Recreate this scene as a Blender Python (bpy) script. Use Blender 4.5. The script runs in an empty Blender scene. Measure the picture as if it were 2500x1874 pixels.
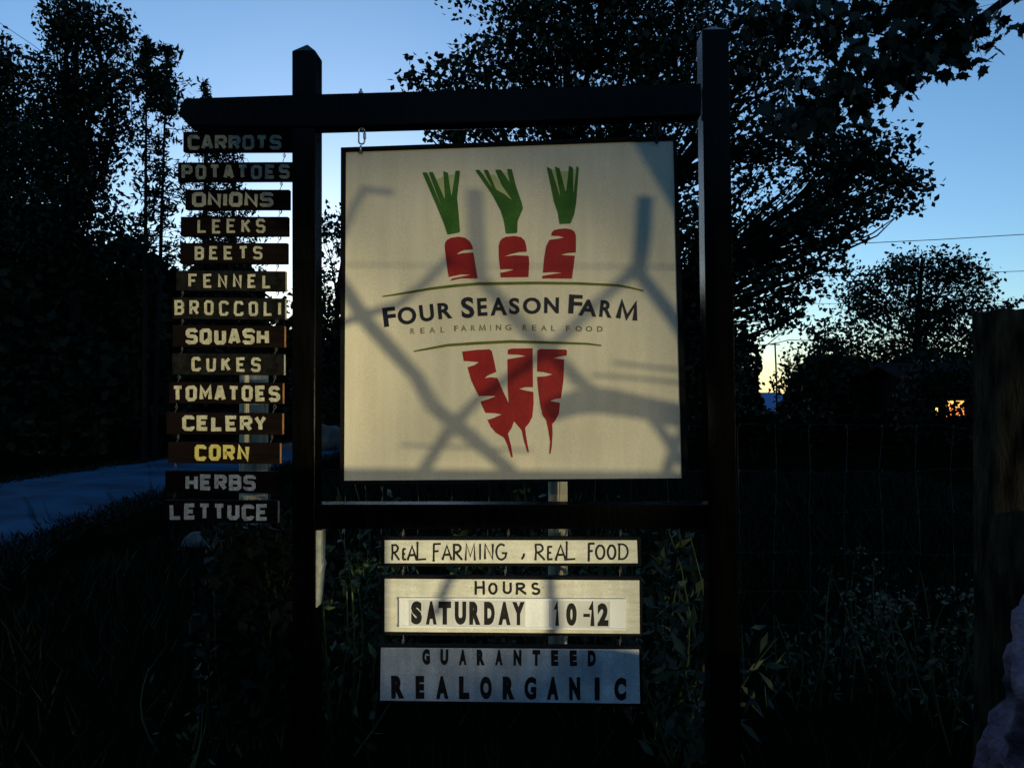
import bpy, bmesh, math, random
import numpy as np
from mathutils import Vector, Matrix, noise
from mathutils.geometry import tessellate_polygon
R = math.radians
scene = bpy.context.scene
COL = scene.collection

# ------------------------------------------------------------------ camera
F = 1888.0                       # focal length in pixels of the 2500 px wide photograph
CAM = Vector((0.0, 0.0, 1.5))
PITCH = R(0.7)
cam_d = bpy.data.cameras.new('camera'); cam = bpy.data.objects.new('camera', cam_d); COL.objects.link(cam)
cam_d.sensor_width = 36.0; cam_d.lens = 36.0 * F / 2500.0
cam_d.clip_start = 0.05; cam_d.clip_end = 3000
cam.location = CAM; cam.rotation_euler = (R(90) + PITCH, 0, 0)
scene.camera = cam

# ------------------------------------------------------------------ evening sky, the sun already behind the trees
world = bpy.data.worlds.new('World'); scene.world = world; world.use_nodes = True
wn, wl = world.node_tree.nodes, world.node_tree.links
bg = wn['Background']
sky = wn.new('ShaderNodeTexSky'); sky.sky_type = 'NISHITA'; sky.sun_disc = False
sky.sun_elevation = R(7.0); sky.sun_rotation = R(-12.0)
sky.altitude = 50; sky.air_density = 1.0; sky.dust_density = 0.2; sky.ozone_density = 3.5
wl.new(sky.outputs[0], bg.inputs[0]); bg.inputs[1].default_value = 0.15
scene.view_settings.view_transform = 'Standard'; scene.view_settings.look = 'None'
scene.view_settings.exposure = 0.60; scene.view_settings.gamma = 1.0
LAMP = Vector((10.3, -11.9, 1.15))      # added lamp in place of unseen headlights, lights the sign
LAMP_POWER = 3700.0
LAMP_COLOR = (1.0, 0.90, 0.56)
LAMP2 = Vector((2.95, -10.9, 1.10))     # a second added lamp, weaker and narrower, fills the shadows
LAMP2_POWER = 860.0
LAMP2_COLOR = (1.0, 0.88, 0.60)

# ------------------------------------------------------------------ points in the place
def ray(px, py):
    u = (px - 1250.0) / F; v = -(py - 937.0) / F
    return Vector((u, math.cos(PITCH) - math.sin(PITCH) * v, math.sin(PITCH) + math.cos(PITCH) * v))
def at(px, py, Y):
    d = ray(px, py); return CAM + d * (Y / d.y)
YAW = math.tan(R(2.0)); SIGN_Y = 2.83
SN = Vector((-YAW, -1.0, 0.0)).normalized()      # towards the viewer
def S(px, py, off=0.0):
    """point of the sign plane, off metres towards the viewer"""
    d = ray(px, py)
    k = (SIGN_Y - off / math.cos(R(2.0))) / (d.y + YAW * d.x)
    return CAM + d * k
def ground(px, py):
    d = ray(px, py); k = -CAM.z / d.z; return CAM + d * k

# ------------------------------------------------------------------ materials
MATS = {}
def nodes(m): return m.node_tree.nodes, m.node_tree.links
def mat(name, a, b=None, scale=8.0, rough=0.7, bump=0.0, spec=0.3, detail=5.0, stretch=(1,1,1), lo=0.35, hi=0.65, bump_scale=None, metal=0.0):
    m = bpy.data.materials.new(name); m.use_nodes = True
    n, l = nodes(m); p = n['Principled BSDF']
    p.inputs['Roughness'].default_value = rough; p.inputs['Specular IOR Level'].default_value = spec
    p.inputs['Metallic'].default_value = metal
    b = b or a
    tc = n.new('ShaderNodeTexCoord'); mp = n.new('ShaderNodeMapping'); mp.inputs['Scale'].default_value = stretch
    l.new(tc.outputs['Object'], mp.inputs['Vector'])
    t = n.new('ShaderNodeTexNoise'); t.inputs['Scale'].default_value = scale; t.inputs['Detail'].default_value = detail
    l.new(mp.outputs[0], t.inputs['Vector'])
    r = n.new('ShaderNodeValToRGB'); r.color_ramp.elements[0].position = lo; r.color_ramp.elements[1].position = hi
    r.color_ramp.elements[0].color = (*a, 1); r.color_ramp.elements[1].color = (*b, 1)
    l.new(t.outputs['Fac'], r.inputs['Fac']); l.new(r.outputs['Color'], p.inputs['Base Color'])
    if bump:
        t2 = n.new('ShaderNodeTexNoise'); t2.inputs['Scale'].default_value = bump_scale or scale * 3; t2.inputs['Detail'].default_value = 6
        l.new(mp.outputs[0], t2.inputs['Vector'])
        bp = n.new('ShaderNodeBump'); bp.inputs['Strength'].default_value = bump; bp.inputs['Distance'].default_value = 0.02
        l.new(t2.outputs['Fac'], bp.inputs['Height']); l.new(bp.outputs[0], p.inputs['Normal'])
    MATS[name] = m; return m

mat('black_stain', (.0012,.0012,.0012), (.003,.0027,.0025), 6, .16, .05, .05, stretch=(8,8,1))
mat('black_paint', (.003,.003,.003), (.005,.005,.005), 20, .75, .2, .08)
mat('board_brown', (.0025,.0016,.0014), (.0065,.0032,.0024), 9, .8, .3, .06, stretch=(1,1,6))
mat('board_grey', (.003,.003,.0026), (.010,.010,.0085), 30, .85, .4, .06)
mat('cut_wood', (.30,.14,.06), (.42,.22,.10), 30, .8, .3, .2)
mat('cut_wood_pale', (.34,.34,.26), (.48,.48,.38), 30, .8, .3, .2)
mat('letter_shaded', (.22,.20,.13), (.40,.36,.25), 45, .75, .3, .2)  # darker cream, shade of the top two boards painted into the letters
mat('letter_cream', (.38,.35,.23), (.52,.48,.33), 45, .7, .3, .2)
mat('letter_grey', (.40,.40,.37), (.62,.61,.55), 60, .75, .3, .2)
mat('letter_yellow', (.46,.38,.09), (.58,.49,.15), 45, .7, .3, .2)
mat('sign_cream', (.69,.61,.42), (.74,.66,.47), 4, .6, .12, .25, bump_scale=260)
mat('slogan_cream', (.60,.57,.45), (.72,.69,.57), 10, .6, .1, .25, stretch=(1,1,5), bump_scale=200)
mat('weathered_white', (.50,.55,.56), (.84,.85,.80), 9, .7, .2, .2, bump_scale=150, lo=.3, hi=.7)
mat('strip_white', (.72,.72,.70), (.80,.80,.78), 8, .45, .05, .35)
mat('card_grey', (.50,.49,.46), (.58,.57,.54), 14, .5, .05, .3)
mat('logo_green', (.030,.11,.010), (.055,.15,.018), 12, .6, .1, .2)
mat('logo_lime', (.38,.40,.16), (.46,.48,.22), 12, .6, .1, .2)
mat('logo_olive', (.085,.10,.012), (.12,.135,.020), 14, .6, .1, .2)
mat('logo_tan', (.15,.13,.06), (.24,.21,.11), 30, .6, .1, .2)
mat('logo_red', (.28,.008,.008), (.36,.014,.012), 9, .55, .1, .2)
mat('logo_navy', (.008,.010,.018), (.014,.016,.026), 30, .5, .1, .2)
mat('ink_black', (.006,.006,.006), (.012,.012,.012), 60, .6, .1, .2)
mat('steel_shaded', (.012,.010,.008), (.03,.024,.02), 50, .7, .2, .2)  # darker copy of steel, shade on the right-hand fittings painted in
mat('steel', (.32,.31,.28), (.55,.54,.50), 50, .35, .1, .5, metal=.9)
mat('wire', (.022,.022,.022), (.075,.075,.07), 25, .6, 0, .3)
mat('post_wood', (.30,.25,.16), (.62,.55,.38), 7, .8, .5, .2, stretch=(6,6,.6))
mat('old_wood', (.005,.004,.003), (.075,.052,.025), 5, .9, 1.0, .1, stretch=(6,6,1.1), detail=9, bump_scale=22)
mat('brown_wood', (.10,.07,.045), (.16,.12,.08), 9, .8, .5, .2)
mat('bark', (.006,.0055,.005), (.014,.012,.010), 9, .9, .8, .1, stretch=(5,5,1))
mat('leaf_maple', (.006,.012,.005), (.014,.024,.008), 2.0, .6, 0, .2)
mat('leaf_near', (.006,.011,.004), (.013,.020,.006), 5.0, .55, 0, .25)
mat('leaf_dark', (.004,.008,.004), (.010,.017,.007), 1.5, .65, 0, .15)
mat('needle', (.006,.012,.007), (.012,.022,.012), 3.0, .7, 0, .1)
mat('shrub_leaf', (.014,.030,.010), (.055,.085,.024), 9.0, .55, 0, .3)
mat('weed_leaf', (.008,.015,.006), (.045,.062,.024), 9.0, .6, 0, .3)
mat('flower_cream', (.06,.058,.04), (.22,.20,.12), 40.0, .7, 0, .2)
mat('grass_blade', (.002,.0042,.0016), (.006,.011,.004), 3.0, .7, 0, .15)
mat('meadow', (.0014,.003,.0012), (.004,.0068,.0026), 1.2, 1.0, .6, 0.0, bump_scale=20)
mat('granite', (.04,.026,.036), (.27,.20,.26), 7, .9, 1.0, .15, lo=.34, hi=.66, bump_scale=45, detail=10)
mat('field_stone', (.07,.07,.065), (.13,.125,.11), 9, .85, .6, .2)
mat('gravel_road', (.004,.032,.075), (.012,.090,.170), 1.1, .85, .9, .2, bump_scale=38, detail=12, lo=.36, hi=.64)  # blue sky light on the road painted into the base colour
mat('house_wall', (.05,.05,.05), (.07,.07,.065), 6, .8, .2, .2)
mat('blue_roof', (.02,.10,.26), (.035,.14,.34), 8, .5, .1, .4)
mat('slate_blue', (.03,.04,.10), (.045,.055,.13), 8, .6, .1, .3)
mat('rubber', (.01,.01,.01), (.015,.015,.015), 20, .6, .1, .2)
mat('lamp_body', (.40,.28,.02), (.45,.32,.03), 20, .45, .05, .4)
def weather(name, grain, streak):
    # grime: fine speckle and rain streaks multiplied into the paint colour
    n, l = nodes(MATS[name]); p = n['Principled BSDF']; src = p.inputs['Base Color'].links[0].from_socket
    tc = n.new('ShaderNodeTexCoord')
    for sc, st, amt in ((230, (1,1,1), grain), (5, (5,5,.5), streak), (2.2, (1,1,1), streak)):
        mp = n.new('ShaderNodeMapping'); mp.inputs['Scale'].default_value = st; l.new(tc.outputs['Object'], mp.inputs['Vector'])
        t = n.new('ShaderNodeTexNoise'); t.inputs['Scale'].default_value = sc; t.inputs['Detail'].default_value = 4; l.new(mp.outputs[0], t.inputs['Vector'])
        mr = n.new('ShaderNodeMapRange'); mr.inputs['From Min'].default_value = .3; mr.inputs['From Max'].default_value = .7; mr.inputs['To Min'].default_value = 1 - amt; mr.inputs['To Max'].default_value = 1 + amt * .4
        l.new(t.outputs['Fac'], mr.inputs['Value'])
        mx = n.new('ShaderNodeVectorMath'); mx.operation = 'MULTIPLY'; l.new(src, mx.inputs[0]); l.new(mr.outputs[0], mx.inputs[1]); src = mx.outputs[0]
    l.new(src, p.inputs['Base Color'])
weather('sign_cream', .13, .08); weather('slogan_cream', .20, .12); weather('weathered_white', .30, .22); weather('logo_red', .25, .12); weather('logo_green', .25, .12)
weather('letter_cream', .3, .15); weather('letter_grey', .35, .2); weather('letter_yellow', .3, .2); weather('strip_white', .12, .06); weather('logo_navy', .4, .1)
def glow(name, c1, c2, strength, scale):
    m = bpy.data.materials.new(name); m.use_nodes = True
    n, l = nodes(m); p = n['Principled BSDF']
    tc = n.new('ShaderNodeTexCoord'); t = n.new('ShaderNodeTexNoise'); t.inputs['Scale'].default_value = scale
    l.new(tc.outputs['Object'], t.inputs['Vector'])
    r = n.new('ShaderNodeValToRGB'); r.color_ramp.elements[0].color = (*c1, 1); r.color_ramp.elements[1].color = (*c2, 1)
    r.color_ramp.elements[0].position = .38; r.color_ramp.elements[1].position = .62
    l.new(t.outputs['Fac'], r.inputs['Fac']); l.new(r.outputs[0], p.inputs['Emission Color'])
    p.inputs['Emission Strength'].default_value = strength; MATS[name] = m
glow('lit_window', (1.0,.22,.02), (1.0,.62,.10), 1.3, 1.5)
glow('lamp_lens', (1.0,.74,.36), (1.0,.8,.45), 12.0, 3)

# ------------------------------------------------------------------ object helpers
ORG = {}
def tag(o, label=None, cat=None, group=None, kind=None):
    if label: o['label'] = label
    if cat: o['category'] = cat
    if group: o['group'] = group
    if kind: o['kind'] = kind
    return o
def thing(name, label, cat, loc=(0,0,0), group=None):
    o = bpy.data.objects.new(name, None); COL.objects.link(o)
    o.location = loc; o.empty_display_size = .1; ORG[o.name] = Vector(loc)
    return tag(o, label, cat, group)
class G:
    """collects vertices (world space) and faces of ONE mesh"""
    def __init__(s): s.v = []; s.f = []; s.m = []
    def add(s, vs, fs, m=0):
        b = len(s.v); s.v += [Vector(p) for p in vs]
        s.f += [[b + i for i in f] for f in fs]; s.m += [m] * len(fs); return s
    def hexa(s, front, back, m=0, side=None):
        n = len(front)
        fs = [list(range(n))[::-1], list(range(n, 2 * n))] + [[i, (i + 1) % n, n + (i + 1) % n, n + i] for i in range(n)]
        b = len(s.f); s.add(list(front) + list(back), fs, m)
        if side is not None: s.m[b + 2 + side[0]] = side[1]
        return s
    def tube(s, pts, rad, sides=6, m=0, cap=True):
        pts = [Vector(p) for p in pts]; n = len(pts)
        if not hasattr(rad, '__len__'): rad = [rad] * n
        vs = []; ref = None
        for i, p in enumerate(pts):
            t = (pts[min(i + 1, n - 1)] - pts[max(i - 1, 0)])
            t = t.normalized() if t.length > 1e-9 else Vector((0,0,1))
            if ref is None:
                ref = t.cross(Vector((0,0,1)) if abs(t.z) < .9 else Vector((1,0,0))).normalized()
            a = (ref - t * ref.dot(t)); a = a.normalized() if a.length > 1e-6 else t.orthogonal().normalized()
            ref = a; b = t.cross(a)
            for k in range(sides):
                w = 2 * math.pi * k / sides
                vs.append(p + (a * math.cos(w) + b * math.sin(w)) * rad[i])
        fs = [[i * sides + k, i * sides + (k + 1) % sides, (i + 1) * sides + (k + 1) % sides, (i + 1) * sides + k] for i in range(n - 1) for k in range(sides)]
        if cap: fs += [list(range(sides))[::-1], [(n - 1) * sides + k for k in range(sides)]]
        return s.add(vs, fs, m)
    def ring(s, c, ax, up, rx, ry, r, seg=18, sides=6, m=0):
        ax = Vector(ax); up = Vector(up); nrm = ax.cross(up)
        vs = []
        for i in range(seg):
            w = 2 * math.pi * i / seg; o = ax * math.cos(w) + up * math.sin(w)
            ctr = Vector(c) + ax * math.cos(w) * rx + up * math.sin(w) * ry
            for k in range(sides):
                q = 2 * math.pi * k / sides; vs.append(ctr + (o * math.cos(q) + nrm * math.sin(q)) * r)
        fs = [[i * sides + k, i * sides + (k + 1) % sides, ((i + 1) % seg) * sides + (k + 1) % sides, ((i + 1) % seg) * sides + k] for i in range(seg) for k in range(sides)]
        return s.add(vs, fs, m)
    def box(s, lo, hi, m=0):
        a, b = Vector(lo), Vector(hi)
        return s.hexa([(a.x,a.y,a.z),(b.x,a.y,a.z),(b.x,a.y,b.z),(a.x,a.y,b.z)], [(a.x,b.y,a.z),(b.x,b.y,a.z),(b.x,b.y,b.z),(a.x,b.y,b.z)], m)
def obj(name, g, mats, parent=None, bevel=0.0, smooth=False, origin=None):
    """one mesh object; its vertices are given in world space"""
    mats = mats if isinstance(mats, (list, tuple)) else [mats]
    if parent is not None: org = ORG[parent.name]
    else: org = Vector(origin) if origin is not None else Vector((0,0,0))
    me = bpy.data.meshes.new(name)
    me.from_pydata([tuple(p - org) for p in g.v], [], g.f)
    for m in mats: me.materials.append(MATS[m])
    me.polygons.foreach_set('material_index', g.m)
    if bevel:
        bm = bmesh.new(); bm.from_mesh(me); bmesh.ops.remove_doubles(bm, verts=bm.verts, dist=1e-5)
        bmesh.ops.recalc_face_normals(bm, faces=bm.faces)
        bmesh.ops.bevel(bm, geom=[e for e in bm.edges if len(e.link_faces) == 2 and e.calc_face_angle(0) > .6], offset=bevel, segments=2, affect='EDGES', profile=.6)
        bm.to_mesh(me); bm.free()
    else:
        bm = bmesh.new(); bm.from_mesh(me); bmesh.ops.recalc_face_normals(bm, faces=bm.faces); bm.to_mesh(me); bm.free()
    if smooth: me.polygons.foreach_set('use_smooth', [True] * len(me.polygons))
    o = bpy.data.objects.new(name, me); COL.objects.link(o)
    if parent is not None: o.parent = parent
    else: o.location = org
    ORG[o.name] = org
    return o
def big_mesh(name, V, k, mats, parent=None, origin=None, smooth=False):
    """a mesh of many separate k-gons from an (n,k,3) array"""
    org = np.array(ORG[parent.name] if parent is not None else (origin or (0,0,0)), float)
    n = len(V); co = (V.reshape(-1, 3) - org).astype(np.float32)
    me = bpy.data.meshes.new(name)
    me.vertices.add(n * k); me.vertices.foreach_set('co', co.ravel())
    me.loops.add(n * k); me.loops.foreach_set('vertex_index', np.arange(n * k, dtype=np.int32))
    me.polygons.add(n); me.polygons.foreach_set('loop_start', np.arange(0, n * k, k, dtype=np.int32))
    me.update(calc_edges=True); me.materials.append(MATS[mats]); me.validate()
    o = bpy.data.objects.new(name, me); COL.objects.link(o)
    if parent is not None: o.parent = parent
    else: o.location = org
    ORG[o.name] = Vector(org)
    return o
def quad_slab(g, quad, off, thick, m=0, side=None):
    fr = [S(x, y, off) for x, y in quad]
    return g.hexa(fr, [p - SN * thick for p in fr], m, side)

# ------------------------------------------------------------------ lettering
GL = {  # block capitals as strokes in a unit box
 'A': [[(0,0),(.40,1),(.60,1),(1,0)],[(.17,.30),(.83,.30)]],
 'B': [[(0,0),(0,1),(.78,1),(1,.88),(1,.64),(.78,.52),(1,.40),(1,.12),(.78,0),(0,0)],[(0,.52),(.78,.52)]],
 'C': [[(1,.80),(1,.90),(.82,1),(.18,1),(0,.86),(0,.14),(.18,0),(.82,0),(1,.10),(1,.20)]],
 'E': [[(1,1),(0,1),(0,0),(1,0)],[(0,.5),(.8,.5)]],
 'F': [[(1,1),(0,1),(0,0)],[(0,.52),(.8,.52)]],
 'H': [[(0,0),(0,1)],[(1,0),(1,1)],[(0,.5),(1,.5)]],
 'I': [[(.5,0),(.5,1)]],
 'K': [[(0,0),(0,1)],[(1,1),(.05,.45)],[(.35,.62),(1,0)]],
 'L': [[(0,1),(0,0),(1,0)]],
 'M': [[(0,0),(0,1),(.5,.35),(1,1),(1,0)]],
 'N': [[(0,0),(0,1),(1,0),(1,1)]],
 'O': [[(.2,0),(.8,0),(1,.14),(1,.86),(.8,1),(.2,1),(0,.86),(0,.14),(.2,0)]],
 'P': [[(0,0),(0,1),(.8,1),(1,.87),(1,.58),(.8,.45),(0,.45)]],
 'Q': [[(.2,0),(.8,0),(1,.14),(1,.86),(.8,1),(.2,1),(0,.86),(0,.14),(.2,0)],[(.6,.28),(1.02,-.06)]],
 'R': [[(0,0),(0,1),(.8,1),(1,.87),(1,.62),(.8,.48),(0,.48)],[(.5,.48),(1,0)]],
 'S': [[(1,.82),(1,.90),(.82,1),(.18,1),(0,.88),(0,.64),(.18,.52),(.82,.50),(1,.38),(1,.12),(.82,0),(.18,0),(0,.10),(0,.18)]],
 'T': [[(0,1),(1,1)],[(.5,1),(.5,0)]],
 'U': [[(0,1),(0,.14),(.18,0),(.82,0),(1,.14),(1,1)]],
 'Y': [[(0,1),(.5,.45),(1,1)],[(.5,.45),(.5,0)]],
 'D': [[(0,0),(0,1),(.65,1),(1,.75),(1,.25),(.65,0),(0,0)]],
 'G': [[(.95,.80),(.75,1),(.3,1),(0,.75),(0,.25),(.3,0),(.75,0),(.98,.2),(.98,.42),(.55,.42)]],
}
def arc(cx, cy, rx, ry, a0, a1, n=14):
    return [(cx + rx * math.cos(R(a0 + (a1 - a0) * i / n)), cy + ry * math.sin(R(a0 + (a1 - a0) * i / n))) for i in range(n + 1)]
HAND = {  # brush capitals with little ticks
 'R': [[(.02,1.02),(.06,.5),(.0,0)],[(-.12,0),(.14,.02)],[(.0,.97)] + arc(.30,.74,.55,.26,60,-95,8) + [(.06,.46)],[(.30,.45),(1,0)],[(.9,.0),(1.1,.03)]],
 'E': [[(.06,1),(.04,0)],[(.0,1),(.85,1.02)],[(.05,.52),(.66,.54)],[(-.04,0),(.95,.02)]],
 'A': [[(-.02,0),(.5,1.02),(1.02,0)],[(.18,.32),(.84,.34)],[(-.14,0),(.12,0)],[(.9,0),(1.14,0)]],
 'L': [[(.06,1.05),(.04,0),(1.15,.04)],[(-.08,1.05),(.2,1.05)]],
 'F': [[(.08,1),(.06,-.02)],[(-.02,1),(1,1.03)],[(.06,.54),(.72,.58)],[(-.1,-.02),(.2,-.02)]],
 'M': [[(0,0),(.1,1),(.5,.2),(.92,1),(1,0)],[(-.1,0),(.1,0)],[(.9,0),(1.1,0)]],
 'I': [[(.5,0),(.5,1)]],
 'N': [[(.0,0),(.02,1),(.96,.02),(1,1.0)]],
 'G': [arc(.52,.5,.5,.5,50,330,16) + [(.98,.42)],[(.55,.42),(1.12,.42)]],
 'O': [arc(.5,.5,.5,.5,90,450,20)],
 'D': [[(.04,0),(.06,1)],[(-.1,1)] + arc(.35,.5,.62,.5,85,-85,12) + [(-.08,0)]],
 'H': [[(.02,0),(.04,1)],[(.98,0),(.96,1)],[(.04,.52),(.96,.54)],[(-.1,0),(.14,0)],[(.86,0),(1.1,0)],[(-.08,1),(.16,1)],[(.84,1),(1.08,1)]],
 'U': [[(-.06,1),(.06,1),(.05,.35)] + arc(.5,.32,.45,.32,180,360,10) + [(.95,1)]],
 'S': [arc(.5,.75,.42,.25,40,250,10) + arc(.5,.25,.48,.25,85,-155,10)],
 ',': [[(.9,1),(.7,.5),(.1,0)]],
}
def ribbon(pts, w, closed=False):
    """left and right outline of a mitred stroke (2-D)"""
    P = [np.array(p, float) for p in pts]; n = len(P)
    if closed: P = P[:-1]; n -= 1
    Lp, Rp = [], []
    for i in range(n):
        a = P[i - 1] if (closed or i > 0) else None; b = P[(i + 1) % n] if (closed or i < n - 1) else None
        d1 = (P[i] - a) if a is not None else (b - P[i]); d2 = (b - P[i]) if b is not None else (P[i] - a)
        d1 = d1 / (np.linalg.norm(d1) + 1e-9); d2 = d2 / (np.linalg.norm(d2) + 1e-9)
        n1 = np.array([-d1[1], d1[0]]); n2 = np.array([-d2[1], d2[0]]); m = n1 + n2
        m = m / (np.linalg.norm(m) + 1e-9); k = min(1 / max(m.dot(n1), .3), 1.45)
        Lp.append(P[i] + m * k * w / 2); Rp.append(P[i] - m * k * w / 2)
    return Lp, Rp
def stroke_glyph(g, strokes, x0, x1, yt, yb, w, off, thick, rng, jit=.35, m=0, skew=0.0):
    """one letter, in photograph pixels, laid on the sign plane"""
    for si, st in enumerate(strokes):
        pts = []
        for (u, v) in st:
            xx = x0 + w / 2 + u * (x1 - x0 - w); yy = yb - w / 2 - v * (yb - yt - w)
            pts.append((xx + rng.uniform(-jit, jit) + skew * v, yy + rng.uniform(-jit, jit)))
        closed = st[0] == st[-1] and len(st) > 3
        if closed: pts[-1] = pts[0]
        L, Rr = ribbon(pts, w, closed); n = len(L)
        o = off + si * 0.0003
        top = [S(p[0], p[1], o) for p in L] + [S(p[0], p[1], o) for p in Rr]
        bot = [p - SN * (thick + si * .0003) for p in top] if thick else []
        fs = []; rngi = range(n) if closed else range(n - 1)
        for i in rngi:
            j = (i + 1) % n; fs.append([i, j, n + j, n + i])
            if thick:
                fs.append([i, 2 * n + i, 2 * n + j, j]); fs.append([n + i, n + j, 3 * n + j, 3 * n + i])
        if thick and not closed: fs += [[0, n, 3 * n, 2 * n], [n - 1, 3 * n - 1, 4 * n - 1, 2 * n - 1]]
        g.add(top + bot, fs, m)
def block_word(g, word, x0, x1, yt, yb, w, gap, off, thick, rng, slope=0.0, jit=.5):
    widths = [(.0 if c == 'I' else 1.14 if c == 'M' else 1.0) for c in word]
    W0 = (x1 - x0); nI = word.count('I')
    unit = (W0 - nI * w) / (sum(widths) + gap * (len(word) - 1))
    x = x0
    for c, k in zip(word, widths):
        lw = w if c == 'I' else unit * k
        dy = slope * (x + lw / 2 - (x0 + x1) / 2) + rng.uniform(-.8, .8)
        st = GL[c]
        if c == 'I': st = [[(.5,0),(.5,1)]]
        stroke_glyph(g, st, x, x + lw, yt + dy, yb + dy, w * rng.uniform(.93, 1.07), off, thick, rng, jit)
        x += lw + unit * gap
_font_cache = {}
def font_glyph(ch, bold):
    key = (ch, bold)
    if key not in _font_cache:
        cu = bpy.data.curves.new('glyph', 'FONT'); cu.body = ch; cu.size = 1; cu.offset = bold; cu.resolution_u = 4
        ob = bpy.data.objects.new('glyph', cu); COL.objects.link(ob); bpy.context.view_layer.update()
        me = bpy.data.meshes.new_from_object(ob.evaluated_get(bpy.context.evaluated_depsgraph_get()))
        v = np.array([tuple(q.co)[:2] for q in me.vertices]); f = [list(p.vertices) for p in me.polygons]
        COL.objects.unlink(ob); bpy.data.objects.remove(ob); bpy.data.curves.remove(cu); bpy.data.meshes.remove(me)
        lo, hi = v.min(0), v.max(0); _font_cache[key] = ((v - lo) / (hi - lo), f, (hi - lo))
    return _font_cache[key]
OWN = {'M': [[(.0,0),(.10,1),(.5,.12),(.90,1),(1,0)]], '1': [[(.0,.70),(.62,1.0),(.62,0)]]}
def put_glyph(g, ch, x0, x1, yt, yb, off, bold=0.0, rot=0.0, m=0):
    if ch in OWN:      # drawn with the brush stroke instead of the font outline
        w = (.26 + bold * 1.0) * (yb - yt) if ch == 'M' else .36 * (x1 - x0) + bold * 60; cx, cy = (x0 + x1) / 2, (yt + yb) / 2; c, s = math.cos(R(rot)), math.sin(R(rot))
        pts = [(x0 + w / 2 + u * (x1 - x0 - w), yb - v * (yb - yt)) for u, v in OWN[ch][0]]
        pts = [(cx + (x - cx) * c + (y - cy) * s, cy - (x - cx) * s + (y - cy) * c) for x, y in pts]
        L, Rr = ribbon(pts, w); n = len(L)
        g.add([S(p[0], p[1], off) for p in L] + [S(p[0], p[1], off) for p in Rr], [[i, i + 1, n + i + 1, n + i] for i in range(n - 1)], m); return
    v, f, _ = font_glyph(ch, bold)
    cx, cy = (x0 + x1) / 2, (yt + yb) / 2; c, s = math.cos(R(rot)), math.sin(R(rot)); out = []
    for (u, w) in v:
        dx = (u - .5) * (x1 - x0); dy = (.5 - w) * (yb - yt)
        out.append(S(cx + dx * c + dy * s, cy - dx * s + dy * c, off))
    g.add(out, f, m)
def poly(g, pts, off, m=0):
    """flat painted shape from an outline in photograph pixels"""
    vs = [S(x, y, off) for x, y in pts]
    tri = tessellate_polygon([[Vector((x, -y, 0)) for x, y in pts]])
    g.add(vs, [list(t) for t in tri], m)

# ================================================================== GROUND AND ROAD
def sheet(name, quad_pts, nx, ny, z, m, amp, scale):
    g = G(); (ax, ay), (bx, by), (cx, cy), (dx, dy) = quad_pts
    vs, fs = [], []
    for j in range(ny + 1):
        for i in range(nx + 1):
            s, t = i / nx, j / ny
            x = (ax * (1 - s) + bx * s) * (1 - t) + (dx * (1 - s) + cx * s) * t
            y = (ay * (1 - s) + by * s) * (1 - t) + (dy * (1 - s) + cy * s) * t
            vs.append((x, y, z + amp * (noise.noise(Vector((x * scale, y * scale, 3))))))
    for j in range(ny):
        for i in range(nx):
            a = j * (nx + 1) + i; fs.append([a, a + 1, a + nx + 2, a + nx + 1])
    return obj(name, g.add(vs, fs), m, smooth=True)
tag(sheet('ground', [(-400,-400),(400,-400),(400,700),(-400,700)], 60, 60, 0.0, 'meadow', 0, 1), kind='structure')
road_g = G(); L = [(-4.0,-12),(-5.6,-2),(-7.5,6),(-8.6,12.9),(-8.0,17.6),(-6.4,26),(-1.0,38)]; Rt = [(.4,-12),(-1.6,-2),(-4.0,5),(-4.75,7.3),(-5.2,11.6),(-4.0,20),(1.2,32)]
def along_line(P, t):
    t *= len(P) - 1; i = min(int(t), len(P) - 2); f = t - i; return (P[i][0] * (1 - f) + P[i + 1][0] * f, P[i][1] * (1 - f) + P[i + 1][1] * f)
vs, fs = [], []; NR = 240
for k in range(NR + 1):
    a, b = along_line(L, k / NR), along_line(Rt, k / NR); na = .35 * noise.noise(Vector((a[0] * 1.1, a[1] * 1.1, 1))) + .14 * noise.noise(Vector((a[1] * 5, 2, 1))); nb = .30 * noise.noise(Vector((b[0] * 1.1, b[1] * 1.1, 7))) + .14 * noise.noise(Vector((b[1] * 5, 5, 1)))
    for t in range(9):
        s_ = t / 8; vs.append(((a[0] + na) * (1 - s_) + (b[0] + nb) * s_, a[1] * (1 - s_) + b[1] * s_, .004 + .06 * math.sin(math.pi * s_) - .03 * math.exp(-((s_ - .3) / .08) ** 2) - .03 * math.exp(-((s_ - .7) / .08) ** 2)))
for k in range(NR):
    for t in range(8): a = k * 9 + t; fs.append([a, a + 1, a + 10, a + 9])
tag(obj('road', road_g.add(vs, fs), 'gravel_road', smooth=True), kind='structure')

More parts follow.
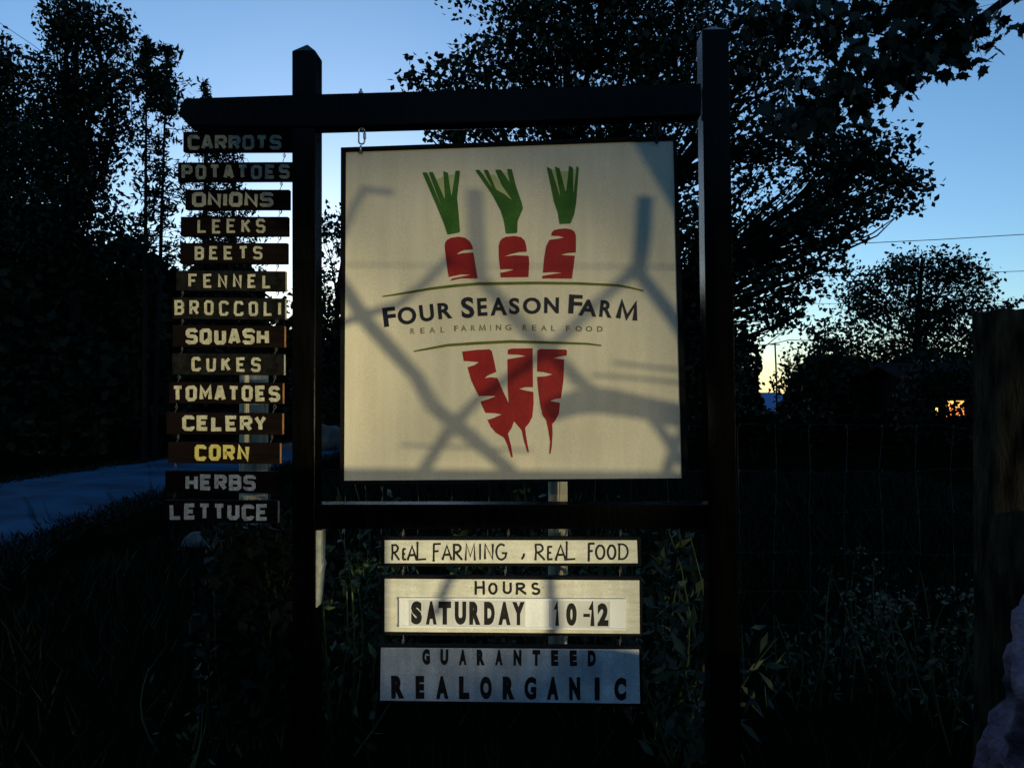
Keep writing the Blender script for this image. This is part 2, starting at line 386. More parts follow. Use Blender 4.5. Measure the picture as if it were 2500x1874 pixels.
# ================================================================== SIGN FRAME
frame = thing('sign_frame', 'tall black timber frame with two pointed posts that holds up all the signs', 'sign frame', (0, SIGN_Y, 0))
def post(xl_t, xr_t, y_sh, xl_b, xr_b, y_b, apex_dx, apex_y, depth):
    fb = [S(xl_b, y_b), S(xr_b, y_b)]; ft = [S(xl_t, y_sh), S(xr_t, y_sh)]
    zt = (ft[0].z + ft[1].z) / 2; ft[0].z = ft[1].z = zt
    dn = (fb[0] - ft[0]); k = (zt + .4) / (zt - fb[0].z)
    bl = ft[0] + (fb[0] - ft[0]) * k; br = ft[1] + (fb[1] - ft[1]) * k
    back = -SN * depth; g = G()
    v = [bl, br, ft[1], ft[0]]; v += [p + back for p in v]
    ap = (v[2] + v[3] + v[6] + v[7]) / 4; ap.z = zt + apex_y
    v.append(ap)
    g.add(v, [[0,1,2,3],[5,4,7,6],[1,5,6,2],[4,0,3,7],[3,2,8],[2,6,8],[6,7,8],[7,3,8],[0,4,5,1]])
    return g
pl = obj('post', post(712.6, 770, 124, 713, 769, 1500, 0, .045, .092), 'black_stain', frame, bevel=.004)
pr = obj('post', post(1714, 1779, 72, 1728, 1799, 1180, 0, .035, .098), 'black_stain', frame, bevel=.004)
g = G()   # long top beam with a shaped left end
out = [(450,240),(712,231.5),(1250,216),(1712,203),(1712,281),(1250,298),(770,311),(461,307),(440,284),(437,268)]
fr = [S(x, y, .006) for x, y in out]; n = len(fr); g.hexa(fr, [p - SN * .07 for p in fr])
beam = obj('top_beam', g, 'black_stain', frame, bevel=.004)
g = G(); fr = [S(x, y, -.004) for x, y in [(768,1231),(1730,1231),(1730,1291),(768,1291)]]; g.hexa(fr, [p - SN * .085 for p in fr])
rail = obj('lower_rail', g, 'black_stain', frame, bevel=.003)
# lamplit lower inner face of the left post, painted as a pale strip
g = G(); a = [(771,1294),(784,1294),(783,1372),(787,1382),(783,1396),(779,1440),(774,1482),(771,1482)]
fr = [S(x, y, -.012) for x, y in a]; g.hexa(fr, [p - SN * .06 for p in fr]); obj('lit_strip', g, 'cut_wood_pale', frame)
# eye bolts through the beam, nut standing proud on top
for bx, yt, yb in ((881, 226.5, 306), (1604, 206, 284)):
    g = G(); t = S(bx, yt - 9, -.03); bt = S(bx + 3, yb + 6, -.03)
    g.tube([t, bt], .0045, 8); g.tube([S(bx, yt - 2, -.03), S(bx, yt + 3, -.03)], .009, 6)
    g.ring(S(bx + 3, yb + 8, -.03), SN, (0,0,1), .006, .012, .0035)
    obj('eye_bolt', g, 'steel' if bx < 1000 else 'steel_shaded', beam)

# ================================================================== MAIN HANGING SIGN
PO = -.004      # face of the hanging panel
main = thing('hanging_sign', 'large square cream farm sign with red carrots and black lettering hanging from the beam', 'sign', S(1250, 1180, PO))
edge_q = [(832,360),(1652,331),(1681,1171),(830,1183)]
face_q = [(844,371),(1644,342),(1665,1167),(839.5,1173)]
g = G(); fr = [S(x, y, PO - .001) for x, y in face_q]; g.hexa(fr, [p - SN * .02 for p in fr]); panel = obj('panel', g, 'sign_cream', main)
g = G()
o = [S(x, y, PO + .006) for x, y in edge_q]; i_ = [S(x, y, PO + .004) for x, y in face_q]
ob = [p - SN * .034 for p in o]; ib = [p - SN * .012 for p in i_]
vs = o + i_ + ob + ib
fs = [[k, (k + 1) % 4, 4 + (k + 1) % 4, 4 + k] for k in range(4)] + [[k, 8 + k, 8 + (k + 1) % 4, (k + 1) % 4] for k in range(4)] + [[4 + k, 4 + (k + 1) % 4, 12 + (k + 1) % 4, 12 + k] for k in range(4)] + [[8 + k, 12 + k, 12 + (k + 1) % 4, 8 + (k + 1) % 4] for k in range(4)]
g.add(vs, fs); obj('edge_frame', g, 'black_paint', main)
for x, y, sm in ((881, 372, 'steel'), (1602, 348, 'steel_shaded')):
    g = G()
    g.ring(S(x, y - 9, PO + .004), SN, (0,0,1), .006, .010, .003); g.tube([S(x, y - 2, PO + .006), S(x + 2, y + 1, PO + .012)], [.006,.005], 8)
    obj('screw_eye', g, sm, main)
def quick_link(px, yt, yb, label, name='quick_link', m='steel'):
    g = G(); c = S(px, (yt + yb) / 2, -.006); h = (S(px, yt).z - S(px, yb).z) / 2; r = .0032; w = .011
    ax = Vector((1, -YAW, 0)).normalized(); z = Vector((0,0,1))
    pts = [c + ax * w * math.cos(t) + z * ((h - w) * (1 if math.sin(t) > 0 else -1) + w * math.sin(t)) for t in [2 * math.pi * k / 28 + .01 for k in range(29)]]
    g.tube(pts, r, 8); o = thing(name, label, 'chain link', c, 'quick links holding the main sign')
    obj('loop', g, m, o, smooth=True)
    g = G(); g.tube([c + ax * w + z * .012, c + ax * w + z * .009, c + ax * w - z * .009, c + ax * w - z * .012], [.0035,.0060,.0060,.0035], 6); obj('nut', g, m, o)
quick_link(883, 313, 352, 'bright steel quick link above the left corner of the big cream sign')
quick_link(1605, 292, 336, 'dark steel quick link in shadow above the right corner of the big cream sign', m='steel_shaded')
def A6(pts): return [(800 + x / 2.458, 320 + y / 2.458) for x, y in pts]
def A7(pts): return [(800 + x / 2.458, 700 + y / 2.458) for x, y in pts]
P1, P2 = PO + .0006, PO + .0012
g = G()
for p in ([(600,250),(694,470),(690,250),(722,250),(742,400),(770,250),(764,420),(690,480)],):
    pass
for p in ([(599,262),(606,262),(688,455),(684,462)], [(640,300),(694,270),(706,415),(700,415)], [(722,262),(766,262),(745,395),(741,395)],
          [(915,250),(940,255),(992,345),(986,345)], [(965,262),(1004,262),(1048,330),(1108,415),(1060,380),(1010,350)], [(1044,250),(1078,250),(1094,305),(1089,305)],
          [(1340,230),(1366,230),(1400,398),(1395,398)], [(1392,240),(1448,240),(1432,368),(1427,368)], [(1474,230),(1494,230),(1479,375),(1470,375)]):
    poly(g, A6(p), P1)
obj('leaf_tint', g, 'logo_lime', panel)
def smooth_poly(pts, it=1):
    for _ in range(it):
        q = []
        for i in range(len(pts)):
            a, b = pts[i], pts[(i + 1) % len(pts)]
            if math.hypot(b[0] - a[0], b[1] - a[1]) > 26: q += [(a[0] * .93 + b[0] * .07, a[1] * .93 + b[1] * .07), (a[0] * .07 + b[0] * .93, a[1] * .07 + b[1] * .93)]
            else: q += [a]
        pts = q
    return pts
greens = [
 [(568,248),(597,248),(686,462),(606,246),(632,245),(705,415),(695,240),(720,240),(743,395),(768,238),(795,238),(777,400),(786,490),(795,608),(720,622),(700,560),(655,450)],
 [(885,233),(912,233),(990,345),(935,233),(962,233),(1010,350),(1060,378),(1108,416),(1045,325),(1005,232),(1040,232),(1092,308),(1078,228),(1105,228),(1130,330),(1165,430),(1172,465),(1140,540),(1138,612),(1070,616),(1058,540),(1040,480),(990,385)],
 [(1316,215),(1338,215),(1398,402),(1365,213),(1388,213),(1430,370),(1450,208),(1472,208),(1475,380),(1495,208),(1508,208),(1492,430),(1480,500),(1458,555),(1392,558),(1382,490),(1358,420),(1340,330)]]
for p in greens:
    g = G(); poly(g, A6(smooth_poly(p)), P2); obj('carrot_leaves', g, 'logo_green', panel)
reds6 = [
 [(703,690),(706,668),(718,652),(740,640),(785,633),(825,640),(852,660),(868,688),(872,710),(820,714),(790,726),(776,740),(810,732),(874,728),(880,760),(886,800),(900,884),(800,884),(733,899),(748,884),(800,874),(858,862),(800,860),(727,876),(719,830),(709,760)],
 [(1027,690),(1034,662),(1048,644),(1070,634),(1120,629),(1160,636),(1182,656),(1192,690),(1195,724),(1150,726),(1100,738),(1062,752),(1120,745),(1206,748),(1210,790),(1205,876),(1040,878),(1035,850),(1080,842),(1118,830),(1080,828),(1036,830),(1028,760)],
 [(1342,628),(1346,608),(1360,594),(1388,587),(1430,584),(1462,590),(1482,604),(1490,628),(1490,728),(1440,732),(1400,742),(1440,746),(1484,748),(1478,800),(1466,885),(1287,884),(1290,868),(1350,858),(1405,850),(1350,846),(1292,850),(1300,760),(1312,690),(1332,652),(1380,646),(1420,638),(1390,630)]]
reds7 = [
 [(808,388),(890,378),(970,374),(985,385),(1000,450),(1012,510),(960,532),(943,548),(980,542),(1018,546),(1050,620),(1088,700),(1118,805),(1105,845),(1082,880),(1100,950),(1112,1022),(1102,1022),(1080,950),(1060,905),(1010,875),(980,840),(960,798),(1000,785),(1045,765),(1000,758),(948,756),(930,720),(918,688),(970,672),(1010,655),(960,654),(908,655),(890,620),(862,560),(840,482),(880,470),(908,452),(870,448),(818,445)],
 [(1082,378),(1105,370),(1230,368),(1232,602),(1185,602),(1150,612),(1190,622),(1235,630),(1236,700),(1228,780),(1210,815),(1185,845),(1190,890),(1208,990),(1200,992),(1180,930),(1165,860),(1140,830),(1118,805),(1088,700),(1080,600),(1080,434),(1130,426),(1190,415),(1150,408),(1083,405)],
 [(1258,382),(1275,372),(1430,376),(1437,384),(1435,412),(1390,418),(1355,428),(1420,436),(1415,560),(1400,668),(1365,672),(1335,684),(1394,695),(1388,760),(1368,800),(1348,822),(1350,880),(1345,960),(1337,1002),(1330,1000),(1336,930),(1325,860),(1312,800),(1290,770),(1275,700),(1262,600),(1258,540),(1310,536),(1350,525),(1300,512),(1258,508)]]
for p in reds6:
    g = G(); poly(g, A6(p), P2); obj('carrot_top', g, 'logo_red', panel)
for p in reds7:
    g = G(); poly(g, A7(p), P2); obj('carrot_root', g, 'logo_red', panel)
for pts in (A6([(330,992),(400,982),(500,965),(620,945),(760,928),(900,916),(1050,914),(1250,911),(1500,914),(1740,925),(1820,940),(1895,958)]),
            A7([(517,387),(600,372),(720,350),(900,338),(1100,328),(1300,333),(1560,342),(1643,352)])):
    g = G(); n = len(pts); Lp, Rp = [], []
    for i, (x, y) in enumerate(pts):
        w = 3.7 * (1 - .55 * abs(2 * i / (n - 1) - 1) ** 2); Lp.append((x, y - w)); Rp.append((x, y + w))
    poly(g, Lp + Rp[::-1], P2); obj('swash_line', g, 'logo_olive', panel)
wd = [G(), G(), G()]
for k, (ch, x0, x1, yt, yb, rot) in ((0 if i < 4 else 1 if i < 10 else 2, q) for i, q in enumerate((('F',333,410,1056,1172,7),('O',420,532,1054,1160,6),('U',552,638,1040,1142,6),('R',662,747,1029,1126,5),
     ('S',802,879,995,1122,4),('E',899,957,1001,1109,3),('A',976,1076,998,1106,2),('S',1088,1152,1000,1099,1),('O',1172,1280,998,1098,0),('N',1300,1388,997,1093,-1),
     ('F',1447,1528,981,1096,-3),('A',1508,1617,1010,1110,-5),('R',1634,1710,1016,1118,-6),('M',1735,1866,1030,1130,-8)))):
    (a, b), = A6([(x0, yt)]); (c, d), = A6([(x1, yb)]); put_glyph(wd[k], ch, a, c, b, d, P2, .032, rot)
for w_ in wd: obj('farm_name', w_, 'logo_navy', panel)
g = G(); tl = [('R',497,523,1204),('E',557,582,1202),('A',611,645,1199),('L',678,700,1196),('F',760,783,1189),('A',800,833,1188),('R',860,886,1186),('M',908,950,1185),('I',976,980,1184),('N',1010,1042,1183),('G',1066,1103,1183),
     ('R',1170,1197,1184),('E',1226,1250,1185),('A',1280,1315,1186),('L',1342,1363,1187),('F',1430,1453,1189),('O',1488,1526,1190),('O',1550,1588,1191),('D',1618,1650,1192)]
tg = [G() for _ in range(4)]
for i, (ch, x0, x1, yc) in enumerate(tl):
    g = tg[0 if i < 4 else 1 if i < 11 else 2 if i < 15 else 3]
    (a, b), = A6([(x0, yc - 17 - 5)]); (c, d), = A6([(x1, yc + 17 - 5)]); put_glyph(g, ch, a, c, b, d, P1, .022, 3 - 5 * (x0 - 497) / 1150)
(a, b), = A6([(1136, 1172)]); poly(g, [(a - 1.3, b), (a, b - 1.3), (a + 1.3, b), (a, b + 1.3)], P1)
for g in tg: obj('tagline', g, 'logo_tan', panel)

# ================================================================== VEGETABLE BOARDS
rng = random.Random(7)
VO = -.010
boards = [  # word, text box, board box, stroke, gap, letters, board, end grain
 ('CARROTS', (458,687,330,366), (447,713,321,370), 8.5, .16, 'letter_shaded', 'board_brown', 'board_brown'),
 ('POTATOES', (443,707,402,437), (434,713,396,442), 8.0, .30, 'letter_shaded', 'board_brown', 'board_brown'),
 ('ONIONS', (469,667,469,505), (452,706,463,511), 9.0, .16, 'letter_cream', 'board_brown', 'board_brown'),
 ('LEEKS', (482,647,535,569), (441,703,529,576), 6.0, .62, 'letter_cream', 'board_brown', 'board_brown'),
 ('BEETS', (475,640,601,634), (440,701,593,644), 6.0, .62, 'letter_cream', 'board_brown', 'board_brown'),
 ('FENNEL', (460,662,669,703), (430,697,661,710), 6.0, .66, 'letter_cream', 'board_grey', 'cut_wood_pale'),
 ('BROCCOLI', (426,686,734,770), (421,696,727,779), 6.2, .62, 'letter_cream', 'board_grey', 'cut_wood_pale'),
 ('SQUASH', (453,656,802,841), (421,694,794,847), 9.2, .20, 'letter_cream', 'board_brown', 'cut_wood'),
 ('CUKES', (467,636,872,907), (420,693,863,915), 6.6, .62, 'letter_cream', 'board_grey', 'cut_wood_pale'),
 ('TOMATOES', (420,683,941,979), (412,690,933,985), 8.6, .26, 'letter_cream', 'board_brown', 'cut_wood'),
 ('CELERY', (445,650,1014,1052), (406,689,1007,1060), 9.2, .20, 'letter_cream', 'board_brown', 'cut_wood'),
 ('CORN', (475,608,1085,1124), (410,683,1080,1131), 9.2, .22, 'letter_yellow', 'board_brown', 'cut_wood'),
 ('HERBS', (453,624,1158,1197), (403,678,1150,1203), 9.2, .18, 'letter_grey', 'board_brown', 'board_brown'),
 ('LETTUCE', (414,655,1229,1269), (400,678,1221,1276), 9.2, .20, 'letter_grey', 'board_brown', 'cut_wood_pale'),
]
looks = {'CARROTS':'blocky cream letters half in shade, topmost of the hanging stack', 'POTATOES':'cream letters fading into shade, second from the top', 'ONIONS':'heavy cream letters',
 'LEEKS':'thin widely spaced cream letters', 'BEETS':'thin greyish letters', 'FENNEL':'thin cream letters and a pale right end', 'BROCCOLI':'thin letters filling its whole width',
 'SQUASH':'heavy bright letters and an orange cut end', 'CUKES':'thin grey letters on a greyer face', 'TOMATOES':'bright letters from edge to edge', 'CELERY':'heavy bright letters, above the corn board',
 'CORN':'heavy yellow letters', 'HERBS':'heavy grey letters in shadow', 'LETTUCE':'heavy grey letters, lowest of the hanging stack'}
prev_b = 309
for word, (x0, x1, yt, yb), (bx0, bx1, by0, by1), w, gap, lm, bmat, em in boards:
    sl = -.004 if by0 < 420 else (.008 if by0 > 600 else 0)
    off = VO + rng.uniform(-.004, .004)
    t = thing('vegetable_board', f'dark narrow board lettered {word}, {looks[word]}', 'sign', S((bx0 + bx1) / 2, by1, off), 'vegetable name boards hung in a stack')
    c = (bx0 + bx1) / 2; ddl, ddr = sl * (bx0 - c), sl * (bx1 - c)
    q = [(bx0, by0 + ddl), (bx1, by0 + ddr), (bx1, by1 + ddr), (bx0, by1 + ddl)]
    g = G(); fr = [S(x, y, off) for x, y in q]; g.hexa(fr, [p - SN * .022 for p in fr], 0, (1, 1))
    b = obj('board', g, [bmat, em], t, bevel=.0015)
    g = G(); block_word(g, word, x0, x1, yt, yb, w, gap, off + .003, .0035, rng, sl); obj('lettering', g, lm, b)
    for hx in (bx0 + 24, bx1 - 20):      # wire hook up to the board above
        g = G(); ya, yz = by0 + 3, prev_b - 3; j = rng.uniform(-2, 2); oo = off - .011
        mid = (ya + yz) / 2
        g.tube([S(hx - 2, ya + 3, oo), S(hx - 2.5, ya - 4, oo), S(hx + 1, mid + 2, oo), S(hx + 4 + j, mid - 1, oo + .004), S(hx + 4 + j, mid - 5, oo), S(hx, mid - 7, oo - .003), S(hx - 2, mid - 3, oo)], .0013, 5)
        g.tube([S(hx + 1, yz - 3, oo), S(hx + 1, yz + 3, oo), S(hx + 3 + j, mid - 2, oo), S(hx, mid + 1, oo + .003), S(hx - 2, mid - 4, oo)], .0013, 5)
        obj('hook', g, 'wire', t)
    prev_b = by1

# ================================================================== LOWER BOARDS
def lower_board(name, label, quad, face, m, grp='boards hung under the lower rail'):
    t = thing(name, label, 'sign', S(1250, quad[2][1], -.01), grp)
    g = G(); quad_slab(g, quad, -.010, .022); bk = obj('backing', g, 'black_paint', t, bevel=.001)
    g = G(); quad_slab(g, face, -.0075, .002); fc = obj('face', g, m, bk)
    return t, fc
def hang(t, xs, y0, y1):
    for x in xs:
        g = G(); g.tube([S(x, y0 - 3, -.02), S(x + 1.5, (y0 * 2 + y1) / 3, -.022), S(x - 1.5, (y0 + y1 * 2) / 3, -.018), S(x, y1 + 3, -.02)], .0022, 6)
        m = (y0 + y1) / 2; g.ring(S(x, m, -.02), (1,0,0), (0,0,1), .004, .007, .0017, 12, 5)
        obj('hanger', g, 'wire', t)
FO = -.0075
sl_t, sl_f = lower_board('slogan_board', 'narrow cream board hand lettered REAL FARMING , REAL FOOD just under the rail', [(931,1310),(1564,1310),(1566,1381),(931,1382)], [(939,1318),(1555,1318),(1557,1374),(939,1374)], 'slogan_cream')
hang(sl_t, (984, 1241, 1515), 1290, 1312)
r8 = lambda x, y: (850 + x / 2.765, 1250 + y / 2.765)
sw = [G() for _ in range(5)]; hr = random.Random(3)
for i, (ch, x0, x1, yt, yb) in enumerate((('R',290,350,210,325),('E',362,400,240,325),('A',396,468,222,325),('L',458,525,205,325),
    ('F',568,632,208,330),('A',632,702,220,322),('R',705,775,208,325),('M',786,862,205,325),('I',880,900,205,325),('N',915,985,205,325),('G',992,1074,208,326),(',',1162,1198,270,324),
    ('R',1258,1330,208,325),('E',1340,1390,225,325),('A',1396,1474,215,325),('L',1466,1532,200,325),('F',1614,1672,205,330),('O',1666,1738,215,322),('O',1745,1812,215,322),('D',1820,1896,208,322))):
    g = sw[0 if i < 4 else 1 if i < 11 else 2 if i < 12 else 3 if i < 16 else 4]
    a, b = r8(x0, yt); c, d = r8(x1, yb)
    stroke_glyph(g, HAND[ch], a, c, b, d, 5.3 * hr.uniform(.88, 1.12), FO + .0006, 0, hr, .3)
for g in sw: obj('lettering', g, 'ink_black', sl_f)
hq = [(930,1404),(1568,1407),(1569,1553),(931,1550)]
hb_t, hb_f = lower_board('hours_board', 'cream opening hours board with a clip-on strip reading SATURDAY 10-12', hq, [(939,1412),(1561,1416),(1562,1546),(939,1541)], 'slogan_cream')
hang(hb_t, (984, 1234, 1514), 1380, 1406)
g = G()
for ch, x0, x1, yt, yb in (('H',852,925,462,556),('O',945,1010,472,556),('U',1040,1108,466,552),('R',1130,1205,470,556),('S',1232,1300,472,558)):
    a, b = r8(x0, yt); c, d = r8(x1, yb); stroke_glyph(g, HAND[ch], a, c, b, d, 6.0, FO + .0006, 0, hr, .3)
for x in (832, 1316):
    a, b = r8(x, 507); poly(g, [(a - 1.4, b), (a, b - 1.4), (a + 1.4, b), (a, b + 1.4)], FO + .0006)
obj('heading', g, 'ink_black', hb_f)
g = G(); quad_slab(g, [(974,1459),(1529,1461.5),(1526,1538),(974,1531)], FO + .010, .009); strip = obj('letter_strip', g, 'strip_white', hb_f, bevel=.0008)
g = G()
for (ya0, ya1, yb0, yb1) in ((1459,1461.5,1464,1466.5),(1526,1533,1531,1538)):
    quad_slab(g, [(974,ya0),(1528,ya1),(1528,yb1),(974,yb0)], FO + .014, .0035)
obj('track', g, 'strip_white', strip)
cards = G(); inkc = G(); ink2 = G()
def sl(x, y): return y + (x - 974) * .0072
sat = [(425,498),(525,598),(610,695),(720,797),(818,893),(918,990),(1014,1096),(1108,1192)]
for i, (ch, (x0, x1)) in enumerate(zip('SATURDAY', sat)):
    a, _ = r8(x0, 0); c, _ = r8(x1, 0)
    put_glyph(inkc, ch, a, c, sl(a, 1466.5), sl(a, 1523), FO + .0128, .075)
    ca, _ = r8(412 + i * 98.2, 0); cb, _ = r8(412 + (i + 1) * 98.2 - .8, 0)
    cards = G(); quad_slab(cards, [(ca, sl(ca, 1464)), (cb, sl(cb, 1464)), (cb, sl(cb, 1526)), (ca, sl(ca, 1526))], FO + .0120, .0016); obj('letter_card', cards, 'card_grey', strip)
for ch, x0, x1, yt, yb in (('1',1388,1430,1467,1523),('0',1472,1543,1467,1523),('-',1588,1632,1493,1501),('1',1622,1672,1467,1523),('2',1684,1757,1467,1523)):
    a, _ = r8(x0, 0); c, _ = r8(x1, 0); put_glyph(ink2, ch, a, c, sl(a, yt + 1), sl(a, yb + 1), FO + .0128, .06)
for x0, x1 in ((1360,1452),(1453,1560),(1561,1650),(1651,1768)):
    ca, _ = r8(x0, 0); cb, _ = r8(x1, 0); cards = G(); quad_slab(cards, [(ca, sl(ca, 1464)), (cb, sl(cb, 1464)), (cb, sl(cb, 1527)), (ca, sl(ca, 1527))], FO + .0120, .0016); obj('letter_card', cards, 'card_grey', strip)
obj('strip_lettering', inkc, 'ink_black', strip); obj('strip_lettering', ink2, 'ink_black', strip)
gb_t, gb_f = lower_board('guarantee_board', 'weathered bluish board in shadow reading GUARANTEED REALORGANIC, lowest under the rail', [(924,1573),(1566,1577),(1570,1724),(922,1717)], [(930,1580),(1560,1584.5),(1563,1716.5),(928,1709)], 'weathered_white')
hang(gb_t, (984, 1514), 1551, 1576)
g = G()
def gs(x, y): return y + (x - 930) * .0085
for ch, x0, x1 in zip('GUARANTEED', (500,622,748,868,992,1116,1244,1370,1496,1618), (552,676,800,922,1044,1170,1296,1418,1544,1672)):
    a, _ = r8(x0, 0); c, _ = r8(x1, 0); put_glyph(g, ch, a, c, gs(a, 1582.5), gs(a, 1621), FO + .0007, .075, hr.uniform(-1.5, 1.5))
obj('lettering', g, 'ink_black', gb_f); g = G()
for ch, x0, x1 in zip('REALORGANIC', (290,455,592,748,890,1043,1190,1342,1492,1664,1796), (378,514,676,818,970,1124,1270,1422,1567,1698,1877)):
    a, _ = r8(x0, 0); c, _ = r8(x1, 0); put_glyph(g, ch, a, c, gs(a, 1648), gs(a, 1704), FO + .0007, .055 if ch == 'G' else .075, hr.uniform(-1.5, 1.5))
obj('lettering', g, 'ink_black', gb_f)

# ================================================================== FENCE BEHIND THE SIGN
def round_post(name, label, px0, px1, py_top, Y, m, rough=.05, seed=1, group=None, cat='fence post', sides=20):
    a, b = at(px0, py_top, Y), at(px1, py_top, Y); c = (a + b) / 2; r = (b.x - a.x) / 2; h = c.z
    g = G(); n = 28; vs = []
    for j in range(n + 1):
        z = h * j / n
        for k in range(sides):
            w = 2 * math.pi * k / sides
            rr = r * (1 + rough * noise.noise(Vector((math.cos(w) * 2.2 + seed * 7, math.sin(w) * 2.2, z * 1.6))) + rough * .6 * noise.noise(Vector((math.cos(w) * 7 + seed, math.sin(w) * 7, z * .7))))
            vs.append((c.x + rr * math.cos(w), Y + rr * math.sin(w), z + (r * rough * 1.5 * noise.noise(Vector((math.cos(w) * 2, math.sin(w) * 2, seed))) if j == n else 0)))
    fs = [[j * sides + k, j * sides + (k + 1) % sides, (j + 1) * sides + (k + 1) % sides, (j + 1) * sides + k] for j in range(n) for k in range(sides)]
    b0 = len(vs); vs.append((c.x, Y, h + r * .05)); fs += [[n * sides + k, n * sides + (k + 1) % sides, b0] for k in range(sides)]
    o = obj(name, g.add(vs, fs), m, smooth=True, origin=(c.x, Y, 0))
    return tag(o, label, cat, group)
round_post('fence_post', 'pale round fence post seen through the gaps of the vegetable boards', 588, 654, 905, 3.75, 'post_wood', .04, 2, 'pale posts of the wire fence')
round_post('fence_post', 'pale round fence post standing behind the middle of the big cream sign', 1338, 1385, 1120, 3.87, 'post_wood', .04, 5, 'pale posts of the wire fence')
round_post('gate_post', 'thick rough weathered post with a flat top at the right edge', 2384, 2540, 762, 2.9, 'old_wood', .10, 9, None, 'post', 36)
fence = thing('wire_fence', 'woven wire fence of thin knotted verticals running behind the sign', 'fence', at(1400, 1500, 3.8) * Vector((1,1,0)) if False else (0.3, 3.8, 0))
g = G(); fr_ = random.Random(11)
FY = 3.8
xs = [760 + 87 * k for k in range(20)]
def fz(py): return at(1250, py, FY).z
z_top, z_bot = 1.34, .05
zr = [.05, .2, .36, .53, .72, .92, 1.12, 1.34]
for px in xs:
    x = at(px, 1200, FY).x; prev = None
    pts = [(x + fr_.uniform(-.013,.013), FY + fr_.uniform(-.01,.01), z) for z in zr]
    g.tube(pts, .0012, 4)
for z in zr:
    pts = [(at(xs[0] - 40 + 87 * k * 1.0, 1200, FY).x, FY, z + fr_.uniform(-.014,.014)) for k in range(22)]
    g.tube(pts, .0006, 3)
obj('wire_mesh', g, 'wire', fence)
g = G()
for px in xs:
    x = at(px, 1200, FY).x
    for z in zr: g.tube([(x - .004, FY - .003, z - .007), (x + .002, FY - .005, z), (x + .004, FY - .003, z + .007)], [.0015,.003,.0015], 5)
obj('knots', g, 'wire', fence)

# ================================================================== FOLIAGE
def rand_unit(r, n):
    v = r.normal(size=(n, 3)); return v / np.linalg.norm(v, axis=1, keepdims=True)
def leaf_quads(r, C, L, W, droop=0.0):
    """rhombic leaves with a fold, (n,4,3)"""
    n = len(C); a = rand_unit(r, n); a[:, 2] -= droop; a /= np.linalg.norm(a, axis=1, keepdims=True)
    b = np.cross(a, rand_unit(r, n)); b /= np.linalg.norm(b, axis=1, keepdims=True) + 1e-9
    s = r.uniform(.65, 1.35, (n, 1)); a = a * L * s / 2; b = b * W * s / 2; nn = np.cross(a, b); nn /= np.linalg.norm(nn, axis=1, keepdims=True) + 1e-9
    f = nn * W * .18
    return np.stack([C - a, C + b - a * .1 + f, C + a, C - b - a * .1 + f], 1)
STAR = np.array([(0,-.42),(.16,-.30),(.40,-.36),(.33,-.12),(.50,.10),(.30,.12),(.22,.34),(.12,.30),(0,.62),(-.12,.30),(-.22,.34),(-.30,.12),(-.50,.10),(-.33,-.12),(-.40,-.36),(-.16,-.30)])
def maple_leaves(r, C, size):
    n = len(C); d = rand_unit(r, n); d[:, 2] = -np.abs(d[:, 2]) - .5; d /= np.linalg.norm(d, axis=1, keepdims=True)
    b = np.cross(d, rand_unit(r, n)); b /= np.linalg.norm(b, axis=1, keepdims=True) + 1e-9
    nn = np.cross(d, b); s = (r.uniform(.6, 1.3, (n, 1)) * size)[:, :, None]
    u = STAR[:, 0][None, :, None]; v = STAR[:, 1][None, :, None]
    curl = -.35 * (u ** 2)
    return C[:, None, :] + s * (u * b[:, None, :] + v * d[:, None, :] + curl * nn[:, None, :])
def bend(a, b, sag, r, n=6):
    a, b = np.array(a, float), np.array(b, float); j = r.normal(size=3) * np.linalg.norm(b - a) * .06
    return [tuple(a * (1 - t) + b * t + np.array([0,0,sag]) * math.sin(math.pi * t) + j * math.sin(math.pi * t)) for t in np.linspace(0, 1, n)]
def lobe_points(r, c, rad, n, cl):
    v = rand_unit(r, n) * (r.uniform(0, 1, (n, 1)) ** (1 / 2.6))
    return np.array(c) + v * np.array(rad)
